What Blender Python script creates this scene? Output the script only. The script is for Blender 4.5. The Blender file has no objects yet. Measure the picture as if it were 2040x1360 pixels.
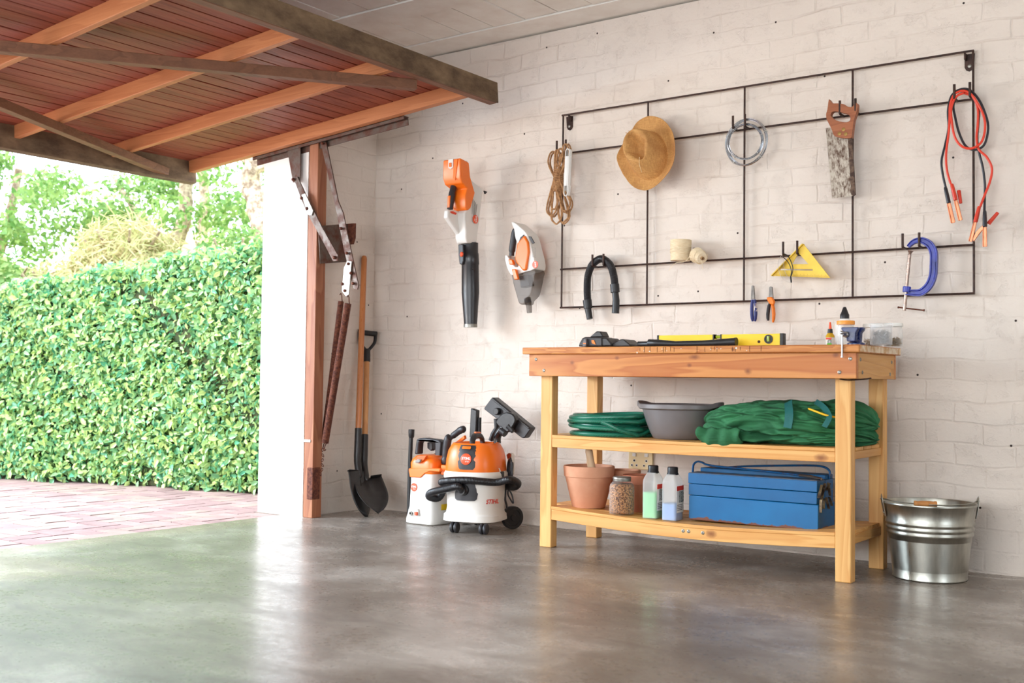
import bpy, bmesh, math, random
import numpy as np
from mathutils import Vector, Matrix, Euler
random.seed(7)
rng = np.random.default_rng(7)
PI = math.pi
SC = bpy.context.scene
C = SC.collection

# ---------------------------------------------------------------- camera
yaw, pitch, roll = 0.6277, 0.0346, 0.0112
fw = Vector((-math.sin(yaw)*math.cos(pitch), math.cos(yaw)*math.cos(pitch), math.sin(pitch)))
rt = Vector((math.cos(yaw), math.sin(yaw), 0)); up = rt.cross(fw)
rt2 = math.cos(roll)*rt + math.sin(roll)*up
up2 = -math.sin(roll)*rt + math.cos(roll)*up
cd = bpy.data.cameras.new('camera'); cam = bpy.data.objects.new('camera', cd); C.objects.link(cam)
m = Matrix((rt2, up2, -fw)).transposed().to_4x4(); m.translation = Vector((4.4216, -4.7141, 0.7555))
cam.matrix_world = m
cd.sensor_width = 36; cd.lens = 36*2187.16/2040; cd.clip_start = .05; cd.clip_end = 200
cd.dof.use_dof = True; cd.dof.focus_distance = 5.1; cd.dof.aperture_fstop = 3.2
SC.camera = cam

# ---------------------------------------------------------------- light
SC.view_settings.view_transform = 'Standard'; SC.view_settings.look = 'None'
SC.view_settings.gamma = 1; SC.view_settings.use_curve_mapping = False
SC.view_settings.exposure = 0.12
w = bpy.data.worlds.new('sky'); SC.world = w; w.use_nodes = True
bg = w.node_tree.nodes['Background']
bg.inputs[0].default_value = (.78, .89, 1, 1); bg.inputs[1].default_value = 5.0
def lamp(name, kind, energy, color, loc, target, **kw):
    l = bpy.data.lights.new(name, kind); l.energy = energy; l.color = color
    for k, v in kw.items(): setattr(l, k, v)
    o = bpy.data.objects.new(name, l); C.objects.link(o); o.location = loc
    o.rotation_euler = (Vector(target)-Vector(loc)).to_track_quat('-Z', 'Y').to_euler()
    return o
lamp('sun', 'SUN', 3.5, (1, .95, .86), (-4.5, -6, 8.5), (0, 0, 0), angle=math.radians(3))
lamp('added_side_fill', 'AREA', 60, (1, .93, .86), (2.4, -6.9, 1.3), (2.3, 0, 1.6), shape='RECTANGLE', size=3.0, size_y=1.4)  # added soft fill lamp for the right wall, from an unseen side
lamp('assumed_driveway_key', 'AREA', 105, (1, .90, .78), (-3.2, -5.6, 1.0), (2.2, 0, 1.5), shape='RECTANGLE', size=2.6, size_y=1.5)  # assumed unseen key lamp outside the opening, placed low to steer the wall shadows
lamp('added_back_fill', 'AREA', 12, (1, .95, .9), (7.7, -3.6, 1.1), (0, -2.2, 1.9), shape='RECTANGLE', size=2.0, size_y=1.5)  # added weak fill lamp to lift ceiling and door underside, out of view
lamp('added_floor_fill', 'AREA', 270, (.70, .86, 1), (-2.4, -3.5, 2.1), (.1, -3.2, 0), shape='RECTANGLE', size=2.2, size_y=1.6)  # added cool fill lamp brightening the floor near the opening, besides the sky
SC.cycles.max_bounces = 8; SC.cycles.diffuse_bounces = 4; SC.cycles.transparent_max_bounces = 16
SC.cycles.caustics_reflective = False; SC.cycles.caustics_refractive = False

# ---------------------------------------------------------------- materials
def rgb(*a):  # sRGB 0-255 -> linear
    return tuple(((v/255)/12.92 if v/255 <= .04045 else ((v/255+.055)/1.055)**2.4) for v in a)+(1,)
class NT:
    def __init__(s, name):
        s.m = bpy.data.materials.new(name); s.m.use_nodes = True; s.t = s.m.node_tree
        s.b = s.t.nodes['Principled BSDF']
    def n(s, typ, **kw):
        nd = s.t.nodes.new(typ)
        for k, v in kw.items():
            if k.startswith('i_'):
                key = k[2:]; key = int(key) if key.isdigit() else key.replace('_', ' ')
                if isinstance(v, bpy.types.NodeSocket): s.t.links.new(v, nd.inputs[key])
                else: nd.inputs[key].default_value = v
            else: setattr(nd, k, v)
        return nd
    def link(s, a, b): s.t.links.new(a, b)
    def coord(s, scale=(1, 1, 1), rot=(0, 0, 0), loc=(0, 0, 0)):
        tc = s.n('ShaderNodeTexCoord')
        mp = s.n('ShaderNodeMapping', i_Scale=scale, i_Rotation=rot, i_Location=loc); s.link(tc.outputs['Object'], mp.inputs[0])
        return mp.outputs[0]
    def noise(s, vec, scale, detail=4, rough=.5, dist=0):
        nd = s.n('ShaderNodeTexNoise', i_Scale=scale, i_Detail=detail, i_Roughness=rough, i_Distortion=dist); s.link(vec, nd.inputs['Vector'])
        return nd.outputs[0]
    def ramp(s, fac, stops):
        nd = s.n('ShaderNodeValToRGB'); cr = nd.color_ramp
        while len(cr.elements) < len(stops): cr.elements.new(.5)
        for e, (p, c_) in zip(cr.elements, stops):
            e.position = p; e.color = c_ if hasattr(c_, '__len__') else (c_, c_, c_, 1)
        s.link(fac, nd.inputs[0]); return nd.outputs[0]
    def mix(s, fac, a, b, mode='MIX'):
        nd = s.n('ShaderNodeMix', data_type='RGBA', blend_type=mode)
        for v, i in ((fac, 0), (a, 6), (b, 7)):
            if isinstance(v, bpy.types.NodeSocket): s.link(v, nd.inputs[i])
            else: nd.inputs[i].default_value = v
        return nd.outputs[2]
    def math(s, op, a, b=0):
        nd = s.n('ShaderNodeMath', operation=op)
        for v, i in ((a, 0), (b, 1)):
            if isinstance(v, bpy.types.NodeSocket): s.link(v, nd.inputs[i])
            else: nd.inputs[i].default_value = v
        return nd.outputs[0]
    def bump(s, h, strength=.3, dist=.005, normal=None):
        nd = s.n('ShaderNodeBump', i_Strength=strength, i_Distance=dist, i_Height=h)
        if normal: s.link(normal, nd.inputs['Normal'])
        s.link(nd.outputs[0], s.b.inputs['Normal']); return nd.outputs[0]
    def col(s, v):
        if isinstance(v, bpy.types.NodeSocket): s.link(v, s.b.inputs['Base Color'])
        else: s.b.inputs['Base Color'].default_value = v
    def rough(s, v):
        if isinstance(v, bpy.types.NodeSocket): s.link(v, s.b.inputs['Roughness'])
        else: s.b.inputs['Roughness'].default_value = v
MATS = {}
def plain(name, color, rough=.5, metal=0, var=.12, vscale=8, bump=.0, bscale=120, spec=.5, **kw):
    if name in MATS: return MATS[name]
    t = NT(name); v = t.coord()
    n1 = t.noise(v, vscale, 4, .6)
    dark = tuple(c_*(1-var*1.6) for c_ in color[:3])+(1,); lite = tuple(min(1, c_*(1+var)) for c_ in color[:3])+(1,)
    t.col(t.ramp(n1, [(.3, dark), (.7, lite)]))
    t.b.inputs['Metallic'].default_value = metal; t.b.inputs['Specular IOR Level'].default_value = spec
    t.rough(t.ramp(t.noise(v, vscale*3), [(.3, max(0, rough-.06)), (.7, min(1, rough+.06))]))
    if bump: t.bump(t.noise(v, bscale, 3), bump, .002)
    for k, v_ in kw.items(): t.b.inputs[k.replace('_', ' ')].default_value = v_
    MATS[name] = t.m; return t.m
def two_tone(name, a, b, scale, lo=.45, hi=.55, rough=.6, metal=0, bump=.2, stretch=(1, 1, 1), detail=8, nr=.65, metal_b=None, rough_b=None):
    if name in MATS: return MATS[name]
    t = NT(name); v = t.coord(stretch); f = t.noise(v, scale, detail, nr)
    m_ = t.ramp(f, [(lo, 0), (hi, 1)]); t.col(t.mix(m_, a, b))
    if metal_b is not None: t.link(t.ramp(m_, [(0, metal), (1, metal_b)]), t.b.inputs['Metallic'])
    else: t.b.inputs['Metallic'].default_value = metal
    if rough_b is not None: t.rough(t.ramp(m_, [(0, rough), (1, rough_b)]))
    else: t.rough(rough)
    if bump: t.bump(f, bump, .002)
    MATS[name] = t.m; return t.m
def wood(name, lite, dark, axis='x', ring=1.0, knot=None, rough=.5, fine=.35, seed=0, bump=.1, spec=.4, knot_d=(.022, .05), knots=()):
    if name in MATS: return MATS[name]
    t = NT(name)
    sc = {'x': (.9, 9, 9), 'y': (9, .9, 9), 'z': (9, 9, .9)}[axis]
    v = t.coord(tuple(q*ring for q in sc), loc=(seed*3.1, seed*1.7, seed*2.3))
    n1 = t.noise(v, 1.0, 3, .5, .6)
    rings = t.math('FRACT', t.math('MULTIPLY', n1, 7))
    rr = t.ramp(rings, [(0, 0), (.72, .75), (.88, 1), (1, 0)])
    sf = {'x': (6, 160, 160), 'y': (160, 6, 160), 'z': (160, 160, 6)}[axis]
    n2 = t.noise(t.coord(sf), 1, 3, .6)
    f = t.math('ADD', t.math('MULTIPLY', rr, 1-fine), t.math('MULTIPLY', n2, fine))
    colr = t.mix(f, lite, dark)
    big = t.noise(t.coord(tuple(q*.25 for q in sc), loc=(seed, 4, 2)), 1.3, 2)
    colr = t.mix(t.math('MULTIPLY', big, .5), colr, tuple(q*.78 for q in dark[:3])+(1,))
    if knot:
        kv = t.coord({'x': (3.0, 0, 8), 'y': (0, 3.0, 8), 'z': (8, 0, 3.0)}[axis], loc=(seed*1.3, 0 if axis != 'y' else .37*seed, 5.1+seed))
        vo = t.n('ShaderNodeTexVoronoi', i_Scale=1.0); t.link(kv, vo.inputs['Vector'])
        km = t.ramp(vo.outputs['Distance'], [(0, 1), (knot_d[0]*2.6, 1), (knot_d[1]*2.6, 0)])
        colr = t.mix(km, colr, knot)
    for kx_, kz_, kr_, el in knots:   # single knots at their places on the board
        kv = t.coord((1/(kr_*el), 0, 1/kr_), loc=(-kx_/(kr_*el), 0, -kz_/kr_))
        ln = t.n('ShaderNodeVectorMath', operation='LENGTH'); t.link(kv, ln.inputs[0])
        wob = t.math('ADD', ln.outputs['Value'], t.math('MULTIPLY', t.noise(t.coord((60, 60, 60)), 1, 2), .5))
        colr = t.mix(t.ramp(wob, [(.0, .9), (.5, .7), (1, 0)]), colr, knot or rgb(96, 46, 22))
        colr = t.mix(t.ramp(t.math('MULTIPLY', wob, .4), [(.4, .45), (.55, 0)]), colr, rgb(150, 84, 42))
    t.col(colr); t.rough(t.ramp(n2, [(.3, rough-.08), (.7, rough+.1)])); t.b.inputs['Specular IOR Level'].default_value = spec
    t.bump(n2, bump, .0012)
    MATS[name] = t.m; return t.m

# ---------------------------------------------------------------- mesh builder
def frame_axes(d):
    d = Vector(d).normalized(); a = Vector((0, 0, 1)) if abs(d.z) < .95 else Vector((1, 0, 0))
    x = a.cross(d).normalized(); return x, d.cross(x), d
class MB:
    def __init__(s): s.v = []; s.f = []; s.m = []
    def add(s, vs, fs, m=0):
        b = len(s.v); s.v += [tuple(q) for q in vs]
        for f in fs: s.f.append(tuple(i+b for i in f)); s.m.append(m)
        return s
    def box(s, x0, x1, y0, y1, z0, z1, m=0):
        vs = [(x, y, z) for x in (x0, x1) for y in (y0, y1) for z in (z0, z1)]
        return s.add(vs, [(0, 1, 3, 2), (4, 6, 7, 5), (0, 4, 5, 1), (2, 3, 7, 6), (0, 2, 6, 4), (1, 5, 7, 3)], m)
    def bar(s, a, b, wx, wy, m=0, up_=None, taper=1):
        a = Vector(a); b = Vector(b); d = (b-a).normalized()
        if up_ is None: x, y, _ = frame_axes(d)
        else: x = Vector(up_).cross(d).normalized(); y = d.cross(x)
        vs = []
        for p, k in ((a, 1), (b, taper)):
            for i, j in ((-1, -1), (1, -1), (1, 1), (-1, 1)): vs.append(p+x*(i*wx/2*k)+y*(j*wy/2*k))
        return s.add(vs, [(3, 2, 1, 0), (4, 5, 6, 7), (0, 1, 5, 4), (1, 2, 6, 5), (2, 3, 7, 6), (3, 0, 4, 7)], m)
    def rings(s, rings, closed=False, caps=True, m=0):
        b = len(s.v); n = len(rings[0])
        for r in rings: s.v += [tuple(q) for q in r]
        K = len(rings)
        for k in range(K if closed else K-1):
            k2 = (k+1) % K
            for i in range(n):
                j = (i+1) % n
                s.f.append((b+k*n+i, b+k*n+j, b+k2*n+j, b+k2*n+i)); s.m.append(m)
        if caps and not closed:
            s.f.append(tuple(b+i for i in reversed(range(n)))); s.m.append(m)
            s.f.append(tuple(b+(K-1)*n+i for i in range(n))); s.m.append(m)
        return s
    def tube(s, pts, r, n=12, closed=False, caps=True, m=0, flat=1.0, up_=None):
        P = [Vector(p) for p in pts]; K = len(P); rs = r if hasattr(r, '__len__') else [r]*K
        rings = []; x = None
        for k in range(K):
            if closed: d = P[(k+1) % K]-P[k-1]
            else: d = P[min(k+1, K-1)]-P[max(k-1, 0)]
            if d.length < 1e-9: d = Vector((0, 0, 1))
            d.normalize()
            if x is None:
                if up_ is not None: x = Vector(up_); x = (x-d*x.dot(d)).normalized()
                else: x = frame_axes(d)[0]
            else:
                if up_ is not None: x = Vector(up_)
                x = x-d*x.dot(d)
                if x.length < 1e-6: x = frame_axes(d)[0]
                x.normalize()
            y = d.cross(x)
            rings.append([P[k]+x*(math.cos(2*PI*i/n)*rs[k])+y*(math.sin(2*PI*i/n)*rs[k]*flat) for i in range(n)])
        return s.rings(rings, closed, caps, m)
    def lathe(s, prof, c=(0, 0, 0), n=32, d=(0, 0, 1), caps=True, m=0, sx=1, sy=1):
        x, y, z = frame_axes(d) if tuple(d) != (0, 0, 1) else (Vector((1, 0, 0)), Vector((0, 1, 0)), Vector((0, 0, 1)))
        c = Vector(c)
        rings = [[c+x*(math.cos(2*PI*i/n)*r*sx)+y*(math.sin(2*PI*i/n)*r*sy)+z*h for i in range(n)] for r, h in prof]
        return s.rings(rings, False, caps, m)
    def prism(s, poly, a0, a1, axis='y', m=0):
        def P(u, v, a): return {'y': (u, a, v), 'x': (a, u, v), 'z': (u, v, a)}[axis]
        n = len(poly); ar = sum(poly[i][0]*poly[(i+1) % n][1]-poly[(i+1) % n][0]*poly[i][1] for i in range(n))
        if (ar > 0) == (axis != 'y'): poly = poly[::-1]
        if a0 > a1: a0, a1 = a1, a0
        b = [P(u, v, a0) for u, v in poly]+[P(u, v, a1) for u, v in poly]
        fs = [tuple(range(n)), tuple(reversed(range(n, 2*n)))]+[(i+n, (i+1) % n+n, (i+1) % n, i) for i in range(n)]
        return s.add(b, fs, m)
    def sphere(s, c, r, n=16, sx=1, sy=1, sz=1, m=0):
        k = n//2
        return s.lathe([(max(r*math.sin(PI*i/k), 1e-4), -r*sz*math.cos(PI*i/k)) for i in range(k+1)], c, n, m=m, sx=sx, sy=sy)
    def xf(s, M, start=0):
        for i in range(start, len(s.v)): s.v[i] = tuple(M @ Vector(s.v[i]))
        return s
ORG = {}
def link_mesh(name, mb, mats, org, parent=None, bevel=0, sub=0, angle=.6, seg=2, solid=0, smooth=True):
    me = bpy.data.meshes.new(name)
    o_ = Vector(org)
    me.from_pydata([tuple(Vector(v)-o_) for v in mb.v], [], mb.f)
    if not isinstance(mats, (list, tuple)): mats = [mats]
    for q in mats: me.materials.append(q)
    if len(mats) > 1: me.polygons.foreach_set('material_index', mb.m)
    if smooth:
        b = bmesh.new(); b.from_mesh(me)
        for e in b.edges:
            if len(e.link_faces) == 2 and e.calc_face_angle(0) > angle: e.smooth = False
        for f in b.faces: f.smooth = True
        b.to_mesh(me); b.free()
    me.update()
    o = bpy.data.objects.new(name, me); C.objects.link(o)
    if solid:
        q = o.modifiers.new('solid', 'SOLIDIFY'); q.thickness = solid; q.offset = 0
    if bevel:
        q = o.modifiers.new('bevel', 'BEVEL'); q.width = bevel; q.segments = seg; q.limit_method = 'ANGLE'; q.angle_limit = .6; q.harden_normals = False
    if sub:
        q = o.modifiers.new('sub', 'SUBSURF'); q.levels = sub; q.render_levels = sub
    if parent: o.parent = parent
    else: o.location = o_
    ORG[o.name] = o_
    return o
def tag(o, label=None, cat=None, group=None, kind=None):
    if label: o['label'] = label
    if cat: o['category'] = cat
    if group: o['group'] = group
    if kind: o['kind'] = kind
    return o
def thing(name, label, cat, loc, group=None):
    o = bpy.data.objects.new(name, None); C.objects.link(o); o.location = loc; o.empty_display_size = .05
    ORG[o.name] = Vector(loc); return tag(o, label, cat, group)
def part(name, mb, mats, parent, **kw):
    lb = kw.pop('label', None)
    o = link_mesh(name, mb, mats, ORG[parent.name], parent, **kw)
    if lb: o['label'] = lb
    return o
def solo(name, label, cat, mb, mats, loc, group=None, **kw):
    return tag(link_mesh(name, mb, mats, loc, None, **kw), label, cat, group)
def struct(name, mb, mats, loc=(0, 0, 0), label=None, cat=None, **kw):
    return tag(link_mesh(name, mb, mats, loc, None, **kw), label, cat, kind='structure')
def copy_tree(o, parent=None):
    c_ = o.copy(); C.objects.link(c_); c_.parent = parent
    for ch in list(o.children): copy_tree(ch, c_)
    ORG[c_.name] = ORG.get(o.name, Vector((0, 0, 0)))
    return c_
def text(name, body, size, loc, axes, mat, parent, shear=.25, bold=.02, spacing=1, extrude=.0004):
    cu = bpy.data.curves.new(name, 'FONT'); cu.body = body; cu.size = size; cu.shear = shear; cu.offset = bold*size
    cu.align_x = 'CENTER'; cu.align_y = 'CENTER'; cu.extrude = extrude; cu.space_character = spacing
    cu.materials.append(mat)
    tmp = bpy.data.objects.new(name, cu); C.objects.link(tmp)
    dg = bpy.context.evaluated_depsgraph_get(); me = bpy.data.meshes.new_from_object(tmp.evaluated_get(dg)); bpy.data.objects.remove(tmp)
    o = bpy.data.objects.new(name, me); C.objects.link(o)
    x = Vector(axes[0]).normalized(); y = Vector(axes[1]); y = (y-x*y.dot(x)).normalized(); z = x.cross(y)
    M = Matrix((x, y, z)).transposed().to_4x4(); M.translation = Vector(loc)-ORG[parent.name]
    o.matrix_local = M; o.parent = parent
    return o
def catmull(pts, k=6, closed=False):
    P = [Vector(p) for p in pts]; n = len(P); out = []
    for i in range(n if closed else n-1):
        if closed: a, b, c_, d = P[i-1], P[i], P[(i+1) % n], P[(i+2) % n]
        else: a, b, c_, d = P[max(i-1, 0)], P[i], P[i+1], P[min(i+2, n-1)]
        for j in range(k):
            t = j/k
            out.append(.5*((2*b)+(c_-a)*t+(2*a-5*b+4*c_-d)*t*t+(3*b-a-3*c_+d)*t**3))
    if not closed: out.append(P[-1])
    return out
def smooth2(poly, k=4):
    return [(p.x, p.y) for p in catmull([(a, b, 0) for a, b in poly], k, True)]
def at_y(pts, y): return [(a, y, b) for a, b in pts]
# ---------------------------------------------------------------- setting
def brick_wall_mat(name, axis):
    t = NT(name); tc = t.n('ShaderNodeTexCoord'); sep = t.n('ShaderNodeSeparateXYZ'); t.link(tc.outputs['Object'], sep.inputs[0])
    cmb = t.n('ShaderNodeCombineXYZ'); t.link(sep.outputs[axis], cmb.inputs[0]); t.link(sep.outputs['Z'], cmb.inputs[1])
    v = cmb.outputs[0]
    wn = t.n('ShaderNodeTexNoise', i_Scale=2.6, i_Detail=6); t.link(v, wn.inputs['Vector'])
    sub = t.n('ShaderNodeVectorMath', operation='SUBTRACT'); t.link(wn.outputs['Color'], sub.inputs[0]); sub.inputs[1].default_value = (.5, .5, .5)
    scl = t.n('ShaderNodeVectorMath', operation='SCALE'); t.link(sub.outputs[0], scl.inputs[0]); scl.inputs['Scale'].default_value = .075
    add = t.n('ShaderNodeVectorMath', operation='ADD'); t.link(v, add.inputs[0]); t.link(scl.outputs[0], add.inputs[1])
    br = t.n('ShaderNodeTexBrick', i_Scale=1.0); t.link(add.outputs[0], br.inputs['Vector'])
    br.inputs['Brick Width'].default_value = .232; br.inputs['Row Height'].default_value = .086
    br.inputs['Mortar Size'].default_value = .0075; br.inputs['Mortar Smooth'].default_value = .9
    br.inputs['Color1'].default_value = (0, 0, 0, 1); br.inputs['Color2'].default_value = (1, 1, 1, 1); br.inputs['Mortar'].default_value = (.5, .5, .5, 1)
    base = t.mix(t.noise(v, 2.2, 4, .6), rgb(232, 221, 210), rgb(220, 207, 195))
    base = t.mix(t.math('MULTIPLY', br.outputs['Fac'], t.ramp(t.noise(v, 4.3, 6, .7), [(.5, 0), (.7, .3)])), base, rgb(184, 160, 142))
    # grime: faint smudges along joints and dark specks
    g = t.ramp(t.noise(v, 9, 8, .75), [(.60, 0), (.78, 1)])
    base = t.mix(t.math('MULTIPLY', g, .35), base, rgb(190, 172, 155))
    sp = t.ramp(t.noise(v, 75, 4, .75), [(.69, 0), (.73, 1)])
    area = t.ramp(t.noise(v, 3.2, 3), [(.46, 0), (.62, 1)])
    base = t.mix(t.math('MULTIPLY', t.math('MULTIPLY', sp, area), .5), base, rgb(120, 95, 80))
    vo = t.n('ShaderNodeTexVoronoi', voronoi_dimensions='2D', i_Scale=2.1); t.link(v, vo.inputs['Vector'])
    base = t.mix(t.ramp(vo.outputs['Distance'], [(.009, 1), (.011, 0)]), base, rgb(45, 30, 25))
    t.col(base); t.rough(.62); t.b.inputs['Specular IOR Level'].default_value = .3
    face = t.math('MULTIPLY', t.math('SUBTRACT', 1.0, br.outputs['Fac']), t.ramp(t.noise(v, 1.3, 4), [(.35, .05), (.75, .6)]))
    pill = t.math('MULTIPLY', t.noise(v, 5, 5, .6), 1.3)
    n3 = t.math('MULTIPLY', t.noise(v, 45, 6, .65), .28)
    chips = t.math('MULTIPLY', t.ramp(t.noise(v, 11, 7, .72), [(.34, 0), (.46, 1)]), .28)
    pill = t.math('MULTIPLY', pill, 1.15); h = t.math('ADD', t.math('ADD', face, pill), t.math('ADD', n3, chips))
    t.bump(h, .8, .0085)
    return t.m
BRX = brick_wall_mat('white_painted_brick', 'X'); BRY = brick_wall_mat('white_painted_brick_side', 'Y')
plaster = plain('white_plaster', rgb(243, 240, 235), .7, var=.03, vscale=2, bump=.15, bscale=30)
CEIL = 2.59
struct('wall_right', MB().box(0, 8.2, 0, .25, 0, CEIL-.014), BRX)
struct('wall_front', MB().box(-.36, 0, -.536, .25, 0, CEIL-.008, 0), [BRY, plaster])
fo = bpy.data.objects['wall_front']
for p in fo.data.polygons:
    if p.normal.y < -.5 or p.normal.x < -.5: p.material_index = 1
struct('trim_1', MB().box(-.36, 0, -3.75, -.536, 2.26, CEIL-.008), plaster, bevel=.004)   # lintel over the opening
struct('wall_front', MB().box(-.36, 0, -7, -3.75, 0, CEIL-.008), plaster)
struct('wall_back', MB().box(8, 8.2, -7, -4.7, 0, CEIL).box(8, 8.2, -2.5, 0, 0, CEIL).box(8, 8.2, -4.7, -2.5, 0, .3).box(8, 8.2, -4.7, -2.5, 1.95, CEIL), plaster)
lw = MB(); lw.box(-.36, .2, -7.2, -7, 0, CEIL); lw.box(.2, 5.2, -7.2, -7, 0, .5); lw.box(.2, 5.2, -7.2, -7, 2.35, CEIL); lw.box(5.2, 8.2, -7.2, -7, 0, CEIL)
struct('wall_left', lw, plaster)
# ceiling: concrete ribs with rows of painted hollow blocks between them
cm = two_tone('ceiling_paint', rgb(250, 246, 238), rgb(238, 230, 220), 5, .4, .7, .75, bump=.25)
cb = MB(); cb.box(-.36, 8.2, -7.2, .25, CEIL+.03, CEIL+.16, 1)
y = 0.05
rnd = random.Random(3)
for row in range(13):
    ya = y; yb = y-(.24 if row == 0 else .19)
    cb.box(-.36, 8.2, yb, ya, CEIL-.004, CEIL+.04)
    y = yb-.008
    x = -.36-rnd.random()*.2
    while x < 8.2:
        dz = rnd.uniform(0, .004); j = rnd.uniform(-.004, .004)
        cb.box(x, x+.193+j, y-.350, y, CEIL+dz, CEIL+.04); x += .202
    y -= .358
ceil = struct('ceiling', cb, [cm, plain('dark_crack', rgb(70, 52, 42), .9)])
# floor: burnished concrete
t = NT('burnished_concrete'); v = t.coord()
n1 = t.noise(v, 1.6, 8, .62, .4); n2 = t.noise(t.coord((1, 2.4, 1)), 3.4, 10, .72, .8); n3 = t.noise(v, 40, 5, .6)
base = t.ramp(n1, [(.28, rgb(102, 93, 86)), (.5, rgb(136, 126, 117)), (.72, rgb(184, 176, 168))])
base = t.mix(t.ramp(n2, [(.45, 0), (.7, .55)]), base, rgb(80, 66, 56))
base = t.mix(t.ramp(n2, [(.28, .5), (.42, 0)]), base, rgb(176, 166, 156))
base = t.mix(t.ramp(t.noise(v, 120, 2, .5), [(.74, 0), (.78, .7)]), base, rgb(190, 170, 150))
t.col(base)
t.rough(t.ramp(t.math('ADD', t.math('MULTIPLY', n2, .6), t.math('MULTIPLY', n3, .4)), [(.35, .2), (.7, .45)]))
t.b.inputs['Specular IOR Level'].default_value = .42; t.b.inputs['Coat Weight'].default_value = .12; t.b.inputs['Coat Roughness'].default_value = .16
t.bump(t.math('ADD', t.math('MULTIPLY', n1, 1.0), t.math('MULTIPLY', n3, .03)), .08, .01)
FLOOR = t.m
fl = MB(); fl.box(-.15, 8.2, -7.2, 0, -.12, 0); fl.box(-.36, -.15, -.55, .25, -.12, 0)
struct('floor', fl, FLOOR)
# outdoor ground and brick paving
struct('ground', MB().box(-22, -.4, -16, 16, -.2, -.045), plain('soil', rgb(150, 120, 95), .9))
pv = MB(); rb = random.Random(5)
L, W_, gp = .22, .107, .005
def paver(cx, cy, horiz, m_, cut=None):
    lx, ly = (cut or L, W_) if horiz else (W_, L); z = rb.uniform(-.003, 0)-.004
    pv.box(cx+gp/2, cx+lx-gp/2, cy+gp/2, cy+ly-gp/2, -.05, z, m_)
# herringbone laid square to the threshold
u = .11
for i in range(-64, 0):
    for j in range(-52, 16):
        k = (i-j) % 4
        X = -.16+(i+1)*u-u; Y = j*u
        if k == 0:
            if X < -.2: paver(X, Y, True, rb.randrange(3), min(L, -.16-X))
        elif k == 2:
            paver(X, Y-u, False, rb.randrange(3))
pms = [plain('paver_rose', rgb(138, 112, 112), .85, bump=.3), plain('paver_pink', rgb(150, 124, 122), .85, bump=.3), plain('paver_buff', rgb(148, 126, 120), .85, bump=.3)]
struct('paving', pv, pms, smooth=False)
struct('trim_2', MB().box(-.158, -.15, -3.75, -.536, -.1, -.012), plain('dark_joint', rgb(40, 30, 26), .9))
# ---------------------------------------------------------------- garden
def leaf_mat(name, a, b, trans=.35, rough=.45):
    t = NT(name); oi = t.n('ShaderNodeTexCoord')
    n_ = t.n('ShaderNodeTexWhiteNoise', noise_dimensions='3D')
    at = t.n('ShaderNodeAttribute', attribute_name='leaf_id'); t.link(at.outputs['Vector'], n_.inputs['Vector'])
    c_ = t.mix(n_.outputs[0], a, b)
    t.col(c_); t.rough(rough)
    tr = t.n('ShaderNodeBsdfTranslucent'); t.link(c_, tr.inputs[0])
    mx = t.n('ShaderNodeMixShader'); mx.inputs[0].default_value = trans
    out = t.t.nodes['Material Output']
    t.link(t.b.outputs[0], mx.inputs[1]); t.link(tr.outputs[0], mx.inputs[2]); t.link(mx.outputs[0], out.inputs[0])
    return t.m
def leaf_mesh(name, pos, nrm, size, aspect=.5, jitter=.8, fold=.25):
    # every leaf: a folded four-quad blade with its own id
    n = len(pos); r = rng
    nr = nrm+r.normal(0, jitter, (n, 3)); nr /= np.linalg.norm(nr, axis=1)[:, None]
    d = r.normal(0, 1, (n, 3)); d[:, 2] -= .25; d -= nr*np.sum(d*nr, axis=1)[:, None]; d /= np.linalg.norm(d, axis=1)[:, None]
    s_ = np.cross(nr, d); L_ = (size*r.uniform(.6, 1.25, n))[:, None]; Wd = L_*aspect
    base = pos; p = [base, base+d*L_*.38+s_*Wd*.5+nr*Wd*fold, base+d*L_*.38-s_*Wd*.5+nr*Wd*fold,
                     base+d*L_*.42, base+d*L_*.75+s_*Wd*.36+nr*Wd*fold*.8-nr*L_*.05, base+d*L_*.75-s_*Wd*.36+nr*Wd*fold*.8-nr*L_*.05, base+d*L_-nr*L_*.14]
    V = np.stack(p, 1).reshape(-1, 3)
    F = np.array([[0, 3, 1, 1], [0, 2, 3, 3], [1, 3, 6, 4], [2, 5, 6, 3]])
    tri = [(0, 3, 1), (0, 2, 3)]; quad = [(1, 3, 6, 4), (3, 2, 5, 6)]
    off = np.arange(n)*7
    faces_t = (np.array(tri)[None]+off[:, None, None]).reshape(-1, 3); faces_q = (np.array(quad)[None]+off[:, None, None]).reshape(-1, 4)
    me = bpy.data.meshes.new(name); me.vertices.add(len(V)); me.vertices.foreach_set('co', V.ravel())
    nl = faces_t.size+faces_q.size; me.loops.add(nl); me.polygons.add(len(faces_t)+len(faces_q))
    me.loops.foreach_set('vertex_index', np.concatenate([faces_t.ravel(), faces_q.ravel()]))
    st = np.concatenate([np.arange(len(faces_t))*3, faces_t.size+np.arange(len(faces_q))*4])
    me.polygons.foreach_set('loop_start', st)
    me.update(calc_edges=True)
    a = me.attributes.new('leaf_id', 'FLOAT_VECTOR', 'FACE')
    ids = r.uniform(0, 100, (n, 3)); fid = np.concatenate([np.repeat(ids, 2, 0), np.repeat(ids, 2, 0)])
    a.data.foreach_set('vector', fid.ravel())
    me.polygons.foreach_set('use_smooth', np.ones(len(me.polygons), bool))
    return me
def link_leaves(name, me, mat, parent=None, loc=None):
    me.materials.append(mat); o = bpy.data.objects.new(name, me); C.objects.link(o)
    if parent: o.parent = parent
    if loc: o.location = loc
    return o
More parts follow.
